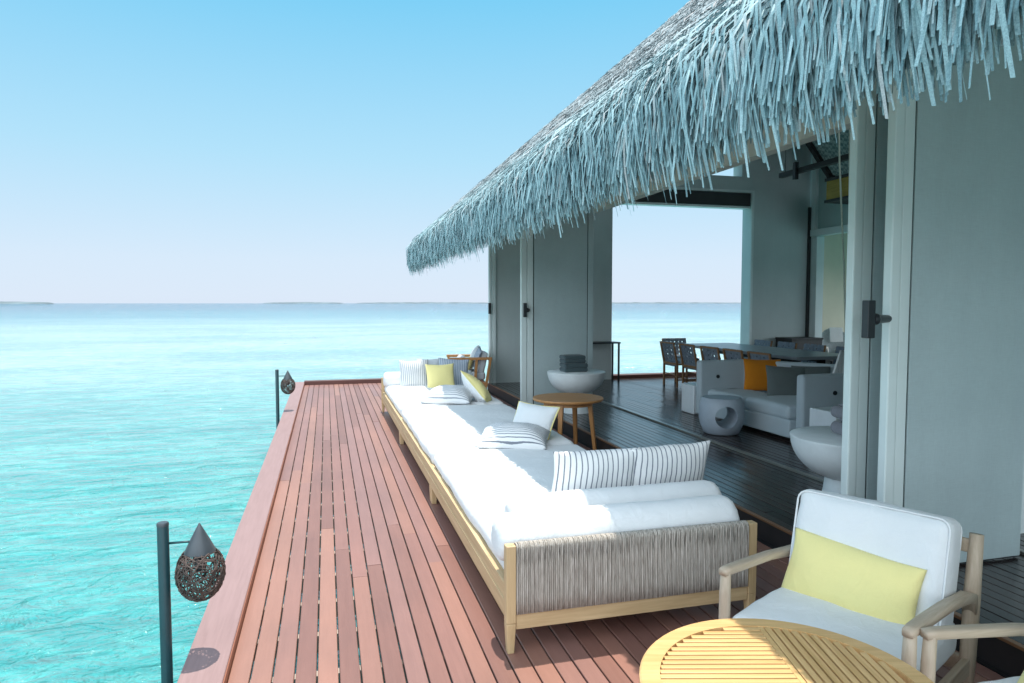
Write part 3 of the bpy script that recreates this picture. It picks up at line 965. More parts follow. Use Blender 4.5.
# beige screen outside beyond the opening
b_ = MB()
b_.box((11.1, 14.05, 0.16), (12.35, 14.12, 3.6))
scn = thing("screen_panel", "pale beige screen panel outdoors behind the towel draped armchair", "screen", (11.7, 14.05, 0.16))
b_.build("panel", M['beige'], scn, (11.7, 14.05, 0.16))
b_ = MB(); b_.box((12.351, 14.03, 0.16), (12.42, 14.14, 3.6)); b_.build("frame", M['stile'], scn, (11.7, 14.05, 0.16), bevel=0.005)
b_ = MB(); b_.box((11.03, 14.03, 0.16), (11.099, 14.14, 3.6)); b_.build("frame", M['stile'], scn, (11.7, 14.05, 0.16), bevel=0.005)
b_ = MB(); b_.box((10.9, 13.63, -0.1), (13.6, 15.0, 0.155)); struct(b_.build("side_terrace", M['floor'], origin=(0, 0, 0)))

# ---- hanging beam, lantern box, cords
bo = (9.2, 11.4, 4.45)
hb = thing("hanging_rail", "dark timber rail hung on thin wires under the roof", "rail", bo)
b_ = MB(); b_.box((9.15, 9.4, 4.40), (9.25, 12.45, 4.50)); b_.build("rail", M['darkbeam'], hb, bo, bevel=0.006)
for wy in (12.3, 10.2):
    b_ = MB(); b_.tube([(9.2, wy, 4.5), (9.2, wy, roof_z(9.2, 0.21))], 0.006, 6); b_.build("wire", M['black'], hb, bo)
b_ = MB(); b_.box((9.1, 11.86, 4.28), (9.18, 11.94, 4.62)); b_.build("bracket", M['black'], hb, bo)
lo = (10.35, 11.2, 3.86)
lt = thing("lantern_box", "yellow bamboo lantern box with dark rims hung near the right wall", "lantern", lo)
b_ = MB(); b_.box((10.05, 10.3, 3.93), (10.65, 12.1, 4.31)); b_.build("shade", M['lantern'], lt, lo)
for zz in (3.87, 4.312):
    b_ = MB(); b_.box((10.02, 10.27, zz), (10.68, 12.13, zz + 0.06)); b_.build("rim", M['darkbeam'], lt, lo, bevel=0.005)
for wy in (10.6, 11.8):
    b_ = MB(); b_.tube([(10.35, wy, 4.37), (10.35, wy, roof_z(10.35, 0.21))], 0.008, 6); b_.build("hanger", M['black'], lt, lo)
b_ = MB(); b_.tube([(5.93, 7.0, 4.6), (5.99, 7.0, 3.5), (6.09, 7.0, 2.3), (6.16, 7.0, 1.22)], 0.011, 6)
tag(b_.build("hanging_rope", M['rope_cord'], origin=(6.16, 7.0, 1.22), smooth=True), "thicker slanting rope hanging beside the near door edge", "rope")
b_ = MB(); b_.tube([(6.1, 7.0, 4.7), (6.15, 7.0, 2.6), (6.2, 7.0, 1.1)], 0.005, 6)
tag(b_.build("hanging_rope", M['rope_cord'], origin=(6.2, 7.0, 1.1), smooth=True), "thinner straight cord hanging beside the thick rope", "rope")

# ================================================================== OBJECT BUILDERS
def pillow_mesh(w, h, t_, seed=0, n=28, pinch=0.07, under=1.0):
    vs, fs, uv, mi = [], [], [], []
    rg = random.Random(seed)
    off = Vector((rg.random() * 50, rg.random() * 50, rg.random() * 50))
    g = [math.sin(math.pi / 2 * (2 * i / n - 1)) * 0.5 + (2 * i / n - 1) * 0.5 for i in range(n + 1)]
    for sg in (1, -1):
        for u in g:
            for v in g:
                x = w / 2 * u * (1 - pinch * (1 - v * v) * abs(u))
                y = h / 2 * v * (1 - pinch * (1 - u * u) * abs(v))
                prof = max(0.0, (1 - abs(u) ** 2.4) * (1 - abs(v) ** 2.4)) ** 0.55
                p = Vector((x, y, 0))
                wr = mnoise.noise(p * 5 + off) * 0.10 + mnoise.noise(p * 14 + off * 2) * 0.05
                # radial creases running in from the corners
                ang = math.atan2(abs(v), abs(u) + 1e-6)
                rad = math.hypot(u, v)
                wr += 0.05 * math.sin(ang * 14 + off.x) * max(0, rad - 0.55)
                edge = 0.004 if (abs(u) < 1 and abs(v) < 1) else 0.0
                z = sg * (t_ / 2 * prof * (1 + wr) + edge)
                if sg < 0:
                    z *= under
                ed = mnoise.noise_vector(p * 6 + off) * 0.008
                vs.append((x + ed.x, y + ed.y, z + ed.z))
                uv.append((x + w / 2, y + h / 2))
    m = n + 1
    for s in (0, 1):
        o = s * m * m
        for i in range(n):
            for j in range(n):
                f = (o + i * m + j, o + (i + 1) * m + j, o + (i + 1) * m + j + 1, o + i * m + j + 1)
                fs.append(f if s == 0 else f[::-1])
                mi.append(s)
    return vs, fs, uv, mi

def pillow(name, label, w, h, t_, c, u, v, mat, mat2=None, seed=0, cat="pillow", group=None, piping=None, pinch=0.07, under=1.0):
    vs, fs, uv, mi = pillow_mesh(w, h, t_, seed, pinch=pinch, under=under)
    me = bpy.data.meshes.new(name)
    me.from_pydata(vs, [], fs)
    me.materials.append(mat)
    if mat2:
        me.materials.append(mat2)
        me.polygons.foreach_set("material_index", mi)
    ul = me.uv_layers.new(name="UVMap")
    li = np.zeros(len(me.loops), dtype=np.int32)
    me.loops.foreach_get("vertex_index", li)
    ul.data.foreach_set("uv", np.asarray(uv, dtype=np.float32)[li].ravel())
    me.polygons.foreach_set("use_smooth", [True] * len(me.polygons))
    bm = bmesh.new(); bm.from_mesh(me)
    bmesh.ops.remove_doubles(bm, verts=bm.verts, dist=0.0002)
    bm.to_mesh(me); bm.free()
    o = bpy.data.objects.new(name, me)
    COL.objects.link(o)
    u = Vector(u).normalized()
    v = Vector(v); v = (v - u * v.dot(u)).normalized()
    nrm = u.cross(v)
    o.matrix_world = Matrix(((u.x, v.x, nrm.x, c[0]), (u.y, v.y, nrm.y, c[1]), (u.z, v.z, nrm.z, c[2]), (0, 0, 0, 1)))
    if piping:
        b2 = MB()
        pts = []
        for k in range(4):
            for i in range(14):
                q = -1 + 2 * i / 14
                uu, vv = [(q, -1), (1, q), (-q, 1), (-1, -q)][k]
                pts.append((w / 2 * uu * (1 - pinch * (1 - vv * vv)), h / 2 * vv * (1 - pinch * (1 - uu * uu)), 0))
        pts.append(pts[0])
        b2.tube(pts, 0.008, 6, cap=False)
        b2.build("piping", piping, o, smooth=True)
    return tag(o, label, cat, group)

def bolster(label, x0, x1, y, z, r, mat, seed, group):
    b_ = MB()
    n = 36
    prof = []
    e = 0.09
    for i in range(7):
        a = math.pi / 2 * i / 6
        prof.append((x0 + e * (1 - math.cos(a)) * 0.8, r * (0.72 + 0.28 * math.sin(a)) if i else 0.0))
    prof.insert(1, (x0 - 0.012, r * 0.45)); 
    prof[2] = (x0, r * 0.76)
    mid = [(x0 + 0.08 + (x1 - x0 - 0.16) * i / 40, r) for i in range(1, 40)]
    back = [(x0 + x1 - p[0], p[1]) for p in reversed(prof)]
    prof = prof + mid + back
    vs, fs = [], []
    for (x, rr) in prof:
        for k in range(n):
            a = 2 * math.pi * k / n
            d = Vector((x * 3, math.cos(a) * 1.2 + seed, math.sin(a) * 1.2))
            wob = 1 + 0.035 * mnoise.noise(d) + 0.03 * mnoise.noise(Vector((x * 14 + seed, math.cos(a) * 2, math.sin(a) * 2)))
            edge = min(x - x0, x1 - x)
            wob += 0.022 * math.sin(a * 13 + seed) * max(0, 1 - edge / 0.22)
            vs.append((x, y + rr * wob * math.cos(a), z + rr * wob * math.sin(a) * (0.96 if math.sin(a) > 0 else 0.9)))
    for i in range(len(prof) - 1):
        for k in range(n):
            fs.append((i * n + k, (i + 1) * n + k, (i + 1) * n + (k + 1) % n, i * n + (k + 1) % n))
    b_.add(vs, fs)
    o = b_.build("bolster", mat, origin=((x0 + x1) / 2, y, z - r), smooth=True, merge=True)
    return tag(o, label, "bolster", group)

# ================================================================== OUTDOOR DAYBEDS
SX0, SX1 = 0.88, 2.31
def daybed(y0, y1, label, end=None):
    o = ((SX0 + SX1) / 2, (y0 + y1) / 2, 0)
    tg = thing("daybed", label, "daybed", o, 0, "daybed modules joined end to end on the deck")
    ya, yb = y0 + 0.004, y1 - 0.004
    zr0, zr1 = 0.155, 0.335
    b_ = MB()
    b_.box((SX0, ya, zr0), (SX0 + 0.045, yb, zr1)); b_.box((SX1 - 0.045, ya, zr0), (SX1, yb, zr1))
    b_.box((SX0 + 0.03, ya + 0.002, zr0 + 0.01), (SX1 - 0.03, ya + 0.04, zr1 - 0.048)); b_.box((SX0 + 0.03, yb - 0.04, zr0 + 0.01), (SX1 - 0.03, yb - 0.002, zr1 - 0.048))
    b_.box((SX0 - 0.006, ya + 0.001, 0.245), (SX0 + 0.02, yb - 0.001, 0.255))
    yy = ya + 0.12
    while yy < yb - 0.12:
        b_.box((SX0 + 0.03, yy, 0.285), (SX1 - 0.03, yy + 0.07, 0.305)); yy += 0.16
    b_.build("frame", M['teak'], tg, o, bevel=0.004)
    for lx in (SX0 + 0.03, SX1 - 0.03):
        for ly, e in ((ya + 0.035, end == 'near'), (yb - 0.035, end == 'far')):
            if e:
                continue
            b_ = MB(); b_.bar((lx, ly, 0), (lx, ly, zr0 - 0.001), 0.042, 0.042, (0, 1, 0), 0.055, 0.055)
            b_.build("leg", M['teak_z'], tg, o, bevel=0.004)
    if end:
        ye = y0 - 0.02 if end == 'near' else y1 + 0.02
        s = 1 if end == 'near' else -1
        for lx in (SX0 + 0.01, SX1 - 0.01):
            b_ = MB(); b_.bar((lx, ye, 0), (lx, ye, 0.16), 0.036, 0.04, (0, 1, 0), 0.052, 0.056); b_.bar((lx, ye, 0.16), (lx, ye, 0.565), 0.052, 0.056, (0, 1, 0))
            b_.build("post", M['teak_z'], tg, o, bevel=0.005)
        b_ = MB(); b_.box((SX0 + 0.037, ye - 0.02, 0.125), (SX1 - 0.037, ye + 0.02, 0.205)); b_.build("end_rail", M['teak_x'], tg, o, bevel=0.004)
        b_ = MB(); b_.box((SX0 + 0.037, ye - 0.026, 0.208), (SX1 - 0.037, ye + 0.026, 0.568)); wp = b_.build("woven_panel", M['rope'], tg, o, bevel=0.02, segs=4)
        b_ = MB()
        rgs = random.Random(4)
        xx = SX0 + 0.043
        while xx < SX1 - 0.043:
            j1, j2 = rgs.uniform(-0.0015, 0.0015), rgs.uniform(-0.0015, 0.0015)
            rr = rgs.uniform(0.0046, 0.0058)
            pts = [(xx + j1, ye - 0.0275, 0.208)] + [(xx + j1 + (j2 - j1) * q / 4, ye - 0.0275 - rgs.uniform(0, 0.0012), 0.208 + 0.34 * q / 4) for q in range(1, 5)]
            pts += [(xx + j2, ye - 0.020, 0.566), (xx + j2, ye, 0.571), (xx + j2, ye + 0.020, 0.566), (xx + j2, ye + 0.0275, 0.548), (xx + j1, ye + 0.0275, 0.208)]
            b_.tube(pts, rr, 6)
            xx += 0.0104
        st_ = b_.build("rope_strands", M['rope'], wp, o, smooth=True)
        st_["kind"] = "stuff"
    b_ = MB()
    my0 = ya + 0.006 + (0.02 if end == 'near' else 0); my1 = yb - 0.006 - (0.02 if end == 'far' else 0)
    b_.rbox(((SX0 + SX1) / 2 + 0.01, (my0 + my1) / 2, 0.395), (SX1 - SX0 - 0.03, my1 - my0 - 0.03, 0.155), 0.068, (30, 50, 3), 0.022, 0.011, seed=y0)
    b_.build("mattress", M['white'], tg, o, smooth=True, merge=True)
    return tg
daybed(3.33, 6.06, "near white daybed with woven rope end panel and teak posts", 'near')
daybed(6.06, 8.74, "middle white daybed without end panel, between the other two")
daybed(8.74, 11.39, "far white daybed whose end bolster faces the sea", 'far')

GB = "white bolsters on the daybeds"
bolster("front white bolster lying against the woven rope end panel", 0.86, 2.28, 3.49, 0.54, 0.135, M['white'], 1, GB)
bolster("second white bolster, behind the front one and against the striped pillows", 1.02, 2.39, 3.83, 0.545, 0.125, M['white'], 5, GB)
bolster("short white bolster at the far end of the daybeds toward the sea", 0.89, 2.34, 11.18, 0.55, 0.135, M['white'], 9, GB)

GP = "throw pillows on the daybeds"
pillow("pillow", "striped pillow standing behind the bolsters, left of the near pair", 0.60, 0.44, 0.17, (1.68, 4.13, 0.645), (1, -0.03, 0), (0.02, -0.28, 0.96), M['stripe'], seed=1, group=GP)
pillow("pillow", "striped pillow standing behind the bolsters, right of the near pair", 0.62, 0.45, 0.17, (2.215, 4.14, 0.645), (1, 0.06, 0.02), (-0.02, -0.3, 0.95), M['stripe'], seed=2, group=GP)
pillow("pillow", "bold striped pillow lying flat in the middle of the daybed in half shade", 0.66, 0.50, 0.30, (1.68, 6.12, 0.525), (0.90, -0.38, 0.0), (0.36, 0.86, 0.12), M['stripe_v'], seed=3, group=GP, under=0.4)
pillow("pillow", "white pillow with yellow back leaning beside the bold striped flat pillow", 0.48, 0.42, 0.17, (1.96, 6.43, 0.605), (0.65, -0.76, -0.04), (-0.20, 0.78, 0.60), M['white'], M['yellow'], seed=4, group=GP, piping=M['yellow'])
pillow("pillow", "faintly striped pillow lying flat near the far end of the daybeds", 0.68, 0.56, 0.32, (1.58, 9.0, 0.53), (0.90, -0.40, 0.0), (0.38, 0.86, 0.10), M['stripe_thin_v'], seed=5, group=GP, under=0.4)
pillow("pillow", "half yellow half white pillow leaning on the faintly striped flat pillow", 0.56, 0.42, 0.22, (1.97, 9.05, 0.615), (0.45, -0.60, -0.62), (0.426, 0.765, -0.405), M['yellow'], M['white'], seed=6, group=GP, piping=M['yellow'])
pillow("pillow", "pale striped pillow propped on the far bolster, leftmost of the row", 0.47, 0.46, 0.15, (1.34, 10.88, 0.67), (1, -0.05, 0.02), (0, 0.26, 0.96), M['stripe_thin'], seed=7, group=GP)
pillow("pillow", "square all yellow pillow at the front of the far row", 0.45, 0.42, 0.15, (1.71, 10.55, 0.645), (1, 0.0, 0.03), (0, 0.25, 0.96), M['yellow'], seed=8, group=GP)
pillow("pillow", "blue grey striped pillow, rightmost of the far row", 0.50, 0.47, 0.15, (1.97, 10.86, 0.675), (1, -0.12, -0.08), (0.05, 0.28, 0.95), M['stripe_blue'], seed=9, group=GP)
pillow("pillow", "grey pillow just peeking out behind the far yellow pillow", 0.40, 0.42, 0.13, (1.60, 11.03, 0.69), (1, 0.05, 0), (0, 0.2, 0.97), M['grey_cush'], seed=10, group=GP)

# ================================================================== POLE LAMPS
def lamp(loc, label):
    tg = thing("pole_lamp", label, "lamp", loc, 0, "teardrop lamps on poles along the deck edge")
    b_ = MB(); b_.lathe([(0.027, -1.9), (0.027, 0.70), (0.026, 0.704)], n=20); autosmooth(b_.build("pole", M['post'], tg))
    b_ = MB(); b_.lathe([(0.028, 0.7045), (0.028, 0.716), (0.024, 0.722)], n=20); autosmooth(b_.build("pole_cap", M['cone'], tg))
    b_ = MB(); b_.tube([(0.02, 0, 0.615), (0.16, 0, 0.615)], 0.006, 8); b_.build("arm", M['post'], tg, smooth=True)
    cx = 0.166
    b_ = MB(); b_.lathe([(0.074, 0.558), (0.073, 0.564), (0.052, 0.608), (0.026, 0.66), (0.003, 0.704), (0.0, 0.706)], (cx, 0, 0), 36)
    b_.lathe([(0.070, 0.5575), (0.046, 0.606), (0.0, 0.69)], (cx, 0, 0), 36)
    autosmooth(b_.build("shade_cone", M['cone'], tg), 50)
    # woven basket: random great loops over an ovoid
    b_ = MB()
    rg = random.Random(5)
    zc, az, rx = 0.456, 0.141, 0.113
    def onsurf(d):
        z = d.z
        k = rx * (1.0 if z < 0 else 1.0 - 0.06 * z * z)
        return Vector((cx + d.x * k, d.y * k, zc + z * az))
    for i in range(190):
        ax = Vector((rg.gauss(0, 1), rg.gauss(0, 1), rg.gauss(0, 1))).normalized()
        u = ax.orthogonal().normalized(); v = ax.cross(u)
        a0 = rg.random() * 6.28; span = rg.uniform(0.9, 2.6)
        h = rg.uniform(-0.45, 0.45); rr = math.sqrt(1 - h * h)
        pts = []
        ns = 9
        for k in range(ns + 1):
            a = a0 + span * k / ns
            d = (u * math.cos(a) + v * math.sin(a)) * rr + ax * h
            if d.z > 0.76:
                if len(pts) > 2:
                    break
                pts = []
                continue
            pts.append(onsurf(d) + d * rg.uniform(-0.004, 0.004))
        if len(pts) > 2:
            b_.tube(pts, rg.uniform(0.0020, 0.0036), 5, cap=False)
    b_.build("basket", M['rattan_dark'], tg, smooth=True)
    b_ = MB(); b_.lathe([(0.0, 0.46), (0.028, 0.47), (0.032, 0.54)], (cx, 0, 0), 16); b_.build("bulb_holder", M['cone'], tg, smooth=True)
    return tg
l1 = lamp((-0.792, 3.64, 0.0), "nearest teardrop basket lamp on a dark pole, at lower left")
l2 = copy_tree(l1); l2.location = (-0.785, 11.65, 0.0)
l2["label"] = "distant teardrop basket lamp on a pole near the far deck corner"

# ================================================================== ARMCHAIRS
def armchair(loc, rz, label):
    tg = thing("armchair", label, "armchair", loc, rz, "white cushioned teak armchairs round the slatted table")
    for s in (-1, 1):
        x = s * 0.375
        b_ = MB()
        b_.tube([(x, -0.385, 0), (x, -0.385, 0.25), (x, -0.383, 0.50), (x, -0.378, 0.60)], [0.019, 0.025, 0.025, 0.023], 12)
        b_.build("front_leg", M['teak_grey_z'], tg, smooth=True)
        b_ = MB()
        b_.tube([(x, 0.33, 0), (x, 0.335, 0.25), (x, 0.36, 0.50), (x, 0.40, 0.79)], [0.024, 0.032, 0.034, 0.028], 12)
        b_.build("back_leg", M['teak_grey_z'], tg, smooth=True)
        b_ = MB()
        pts = [(x, -0.405, 0.607), (x, -0.36, 0.606), (x, -0.25, 0.60), (x, 0.0, 0.583), (x, 0.18, 0.558), (x, 0.27, 0.545), (x, 0.33, 0.525), (x, 0.352, 0.46)]
        for i in range(len(pts) - 1):
            pass
        vs, fs = [], []
        secs = [(0.020, 0.016), (0.024, 0.018), (0.027, 0.017), (0.027, 0.017), (0.026, 0.020), (0.027, 0.024), (0.030, 0.026), (0.028, 0.022)]
        n = 12
        for i, p in enumerate(pts):
            d = (Vector(pts[min(i + 1, len(pts) - 1)]) - Vector(pts[max(0, i - 1)])).normalized()
            sx = Vector((1, 0, 0)); uz = sx.cross(d)
            for k in range(n):
                a = 2 * math.pi * k / n
                ca, sa = math.cos(a), math.sin(a)
                ca = math.copysign(abs(ca) ** 0.4, ca); sa = math.copysign(abs(sa) ** 0.4, sa)
                vs.append(Vector(p) + sx * ca * secs[i][0] + uz * sa * secs[i][1])
        for i in range(len(pts) - 1):
            for k in range(n):
                fs.append((i * n + k, i * n + (k + 1) % n, (i + 1) * n + (k + 1) % n, (i + 1) * n + k))
        fs.append(tuple(range(n - 1, -1, -1))); fs.append(tuple((len(pts) - 1) * n + k for k in range(n)))
        b_.add(vs, fs)
        b_.build("arm", M['teak_grey'], tg, smooth=True, merge=True)
    b_ = MB()
    for s in (-1, 1):
        b_.bar((s * 0.375, -0.37, 0.235), (s * 0.375, 0.33, 0.225), 0.03, 0.075)
    b_.bar((-0.36, -0.38, 0.235), (0.36, -0.38, 0.235), 0.03, 0.07)
    b_.bar((-0.36, 0.335, 0.225), (0.36, 0.335, 0.225), 0.03, 0.07)
    b_.build("seat_frame", M['teak_grey'], tg, bevel=0.006)
    b_ = MB()
    b_.bar((-0.36, 0.392, 0.735), (0.36, 0.392, 0.735), 0.022, 0.06)
    for k in range(6):
        x = -0.28 + 0.112 * k
        b_.bar((x, 0.338, 0.25), (x, 0.39, 0.705), 0.014, 0.03, (0, 1, 0))
    b_.build("back_frame", M['teak_grey'], tg, bevel=0.005)
    b_ = MB(); b_.rbox((0, -0.055, 0.348), (0.70, 0.72, 0.155), 0.045, (28, 28, 3), 0.028, 0.010, seed=3)
    sc = b_.build("seat_cushion", M['white'], tg, smooth=True, merge=True)
    b_ = MB()
    rr = [(-0.343, -0.395), (0.343, -0.395), (0.343, 0.305), (-0.343, 0.305)]
    b_ = MB(); b_.rbox((0, 0, 0), (0.68, 0.17, 0.51), 0.05, (30, 4, 24), 0.035, 0.013, seed=8, puffaxis=1)
    T = Matrix.Translation((0, 0.228, 0.622)) @ Matrix.Rotation(R(-13), 4, 'X')
    b_.v = [tuple(T @ Vector(p)) for p in b_.v]
    bc = b_.build("back_cushion", M['white'], tg, smooth=True, merge=True)
    b_ = MB()
    e = 0.024
    for yy in (-0.078, 0.078):
        pts = []
        hx, hz, rc = 0.68 / 2 - 0.010, 0.255 - 0.010, 0.045
        for cxx, czz, a0 in ((hx - rc, hz - rc, 0), (-hx + rc, hz - rc, 90), (-hx + rc, -hz + rc, 180), (hx - rc, -hz + rc, 270)):
            for k in range(5):
                a = R(a0 + 22.5 * k)
                pts.append(T @ Vector((cxx + rc * math.cos(a), yy, czz + rc * math.sin(a))))
        pts.append(pts[0])
        b_.tube(pts, 0.005, 6, cap=False)
    b_.build("piping", M['white'], bc, smooth=True)
    return tg
a1 = armchair((2.21, 2.46, 0), R(-63.9), "white cushioned teak armchair facing the round slatted table, all but its feet in view")
a2 = copy_tree(a1)
a2.location = (2.45, 1.53, 0); a2.rotation_euler = (0, 0, R(-93))
a2["label"] = "second teak armchair cut off at the lower right corner, only arm and seat showing"

def on_chair(ch, p):
    a = ch.rotation_euler.z
    return Vector((ch.location.x + p[0] * math.cos(a) - p[1] * math.sin(a), ch.location.y + p[0] * math.sin(a) + p[1] * math.cos(a), p[2]))
def rotz(v, a):
    return Vector((v[0] * math.cos(a) - v[1] * math.sin(a), v[0] * math.sin(a) + v[1] * math.cos(a), v[2]))
az = R(-63.9)
pillow("pillow", "yellow lumbar pillow resting on the nearest white armchair", 0.58, 0.31, 0.13, on_chair(a1, (-0.03, 0.075, 0.545)), rotz((1, -0.02, -0.06), az), rotz((0.02, 0.33, 0.94), az), M['yellow'], seed=12, pinch=0.04)
pillow("pillow", "yellow pillow corner showing on the cut off armchair at lower right", 0.50, 0.31, 0.13, on_chair(a2, (-0.02, -0.06, 0.535)), rotz((1, 0, 0), R(-93)), rotz((0, 0.5, 0.85), R(-93)), M['yellow'], seed=13, pinch=0.04)

# ================================================================== ROUND SLATTED TABLE
def slat_table(loc, rz):
    tg = thing("slatted_table", "round golden teak table with slatted quadrants in the foreground", "table", loc, rz)
    r0, r1, zt = 0.402, 0.468, 0.60
    b_ = MB()
    n = 72
    vs, fs = [], []
    for k in range(n):
        a = 2 * math.pi * k / n
        for r_, z in ((r0, zt), (r1 - 0.006, zt), (r1, zt - 0.006), (r1, zt - 0.03), (r0, zt - 0.03)):
            vs.append((r_ * math.cos(a), r_ * math.sin(a), z))
    for k in range(n):
        for j in range(5):
            a0, a1_ = k * 5 + j, k * 5 + (j + 1) % 5
            b0, b1 = ((k + 1) % n) * 5 + j, ((k + 1) % n) * 5 + (j + 1) % 5
            fs.append((a0, b0, b1, a1_))
    b_.add(vs, fs)
    b_.build("rim", M['teak_gold'], tg, merge=True)
    pitch, sw_ = 0.029, 0.0215
    for qx, qy in ((-1, 1), (1, 1), (-1, -1), (1, -1)):
        horiz = (qx * qy) < 0
        b_ = MB()
        k = 0
        while True:
            a = (0.022 if horiz else 0.062) + k * pitch
            b2 = a + sw_
            if b2 > r0 - 0.01:
                break
            L = math.sqrt(r0 * r0 - b2 * b2) + 0.002
            if horiz:
                b_.box((min(-qx * 0.040, qx * L), min(qy * a, qy * b2), zt - 0.022), (max(-qx * 0.040, qx * L), max(qy * a, qy * b2), zt - 0.001))
            else:
                b_.box((min(qx * a, qx * b2), min(qy * 0.012, qy * L), zt - 0.022), (max(qx * a, qx * b2), max(qy * 0.012, qy * L), zt - 0.001))
            k += 1
        b_.build("slats", M['teak_gold'] if horiz else M['teak_gold_y'], tg, bevel=0.002)
    b_ = MB()
    b_.box((-r0, -0.011, zt - 0.024), (r0, 0.011, zt - 0.002)); b_.box((0.041, 0.0112, zt - 0.024), (0.059, r0 - 0.003, zt - 0.002)); b_.box((-0.059, -r0 + 0.003, zt - 0.024), (-0.041, -0.0112, zt - 0.002))
    b_.box((-r0, -0.03, zt - 0.07), (r0, 0.03, zt - 0.032)); b_.box((-0.03, 0.031, zt - 0.07), (0.03, r0, zt - 0.032)); b_.box((-0.03, -r0, zt - 0.07), (0.03, -0.031, zt - 0.032))
    b_.build("brace", M['teak_gold'], tg, bevel=0.002)
    for k in range(4):
        a = R(90 * k)
        p = (0.33 * math.cos(a), 0.33 * math.sin(a))
        b_ = MB(); b_.bar((p[0] * 1.08, p[1] * 1.08, 0), (p[0], p[1], zt - 0.071), 0.04, 0.04, (math.cos(a), math.sin(a), 0), 0.055, 0.055)
        b_.build("leg", M['teak_z'], tg, bevel=0.005)
    return tg
slat_table((1.39, 1.775, 0), R(-15))

# ================================================================== ROUND TEAK SIDE TABLE
so = (2.855, 7.87, 0)
tg = thing("side_table", "round orange teak side table on four legs behind the daybeds", "table", so, R(8))
b_ = MB(); b_.lathe([(0.0, 0.605), (0.40, 0.605), (0.43, 0.615), (0.435, 0.63), (0.43, 0.642), (0.0, 0.642)], n=64)
autosmooth(b_.build("tabletop", M['teak_orange'], tg), 30)
b_ = MB(); b_.lathe([(0.30, 0.555), (0.30, 0.603), (0.28, 0.603), (0.28, 0.555)], n=48); b_.build("apron", M['teak_orange'], tg)
for k in range(4):
    a = R(45 + 90 * k)
    b_ = MB(); b_.bar((0.345 * math.cos(a), 0.345 * math.sin(a), 0), (0.275 * math.cos(a), 0.275 * math.sin(a), 0.603), 0.045, 0.04, (math.cos(a), math.sin(a), 0), 0.06, 0.05)
    b_.build("leg", M['teak_orange_z'], tg, bevel=0.005)

# ================================================================== BOWL TABLES AND TOWELS
def bowl_table(loc, label):
    tg = thing("bowl_table", label, "table", loc, 0, "white bowl shaped pedestal tables")
    b_ = MB()
    prof = [(0.0, 0.27)] + [(0.435 * math.sin(R(a)) ** 0.85, 0.605 - 0.335 * math.cos(R(a))) for a in range(8, 88, 6)] + [(0.437, 0.596), (0.437, 0.608), (0.43, 0.614), (0.0, 0.614)]
    b_.lathe(prof, n=64)
    autosmooth(b_.build("bowl", M['stone'], tg), 45)
    b_ = MB(); b_.lathe([(0.225, 0.0), (0.22, 0.02), (0.185, 0.20), (0.175, 0.30)], n=48); autosmooth(b_.build("pedestal", M['stone'], tg), 45)
    return tg
bt1 = bowl_table((3.62, 9.62, 0.16), "white bowl table holding folded dark towels in front of the far door leaf")
bt2 = copy_tree(bt1); bt2.location = (3.90, 4.36, 0.16)
bt2["label"] = "white bowl table holding rolled grey towels beside the near door edge"
def folded_towel(c, s, label, seed):
    b_ = MB()
    for k in range(2):
        b_.rbox((c[0], c[1], c[2] + s[2] * (0.25 + 0.5 * k)), (s[0], s[1], s[2] * 0.52), s[2] * 0.22, (10, 6, 2), 0.004, 0.006, seed + k)
    return tag(b_.build("towel", M['towel'], origin=(c[0], c[1], c[2]), smooth=True, merge=True), label, "towel", "towels on the bowl tables")
folded_towel((3.575, 9.62, 0.776), (0.37, 0.28, 0.125), "dark folded towel, lower of the two on the far bowl table", 1)
folded_towel((3.565, 9.64, 0.903), (0.34, 0.26, 0.115), "dark folded towel, upper of the two on the far bowl table", 4)
def roll_towel(c, r, L, ang, label):
    b_ = MB()
    # spiral sheet with thickness
    vs, fs = [], []
    n = 70
    turns = 3.2
    for i in range(n + 1):
        u = i / n
        a = u * turns * 2 * math.pi
        rad = r * (0.16 + 0.84 * u)
        for th_ in (0.0, -r * 0.19):
            for y in (-L / 2, L / 2):
                rr = max(0.004, rad + th_)
                wob = 1 + 0.05 * mnoise.noise(Vector((a, y * 3, c[0])))
                vs.append((rr * wob * math.cos(a), y, r + rr * wob * math.sin(a)))
    for i in range(n):
        a0, b0 = i * 4, (i + 1) * 4
        fs += [(a0, a0 + 1, b0 + 1, b0), (a0 + 2, b0 + 2, b0 + 3, a0 + 3), (a0, b0, b0 + 2, a0 + 2), (a0 + 1, a0 + 3, b0 + 3, b0 + 1)]
    fs += [(0, 2, 3, 1), (n * 4, n * 4 + 1, n * 4 + 3, n * 4 + 2)]
    ca, sa = math.cos(ang), math.sin(ang)
    vs = [(c[0] + x * ca - y * sa, c[1] + x * sa + y * ca, c[2] + z) for x, y, z in vs]
    b_.add(vs, fs)
    o = b_.build("towel", M['towel_grey'], origin=c, merge=True)
    autosmooth(o, 50)
    return tag(o, label, "towel", "towels on the bowl tables")
roll_towel((3.80, 4.27, 0.776), 0.062, 0.34, R(-12), "grey rolled towel with spiral end on the near bowl table, lower one")
roll_towel((3.87, 4.36, 0.885), 0.058, 0.34, R(-12), "grey rolled towel stacked above the lower roll on the near bowl table")

# ================================================================== LIVING ROOM
Z0 = 0.162
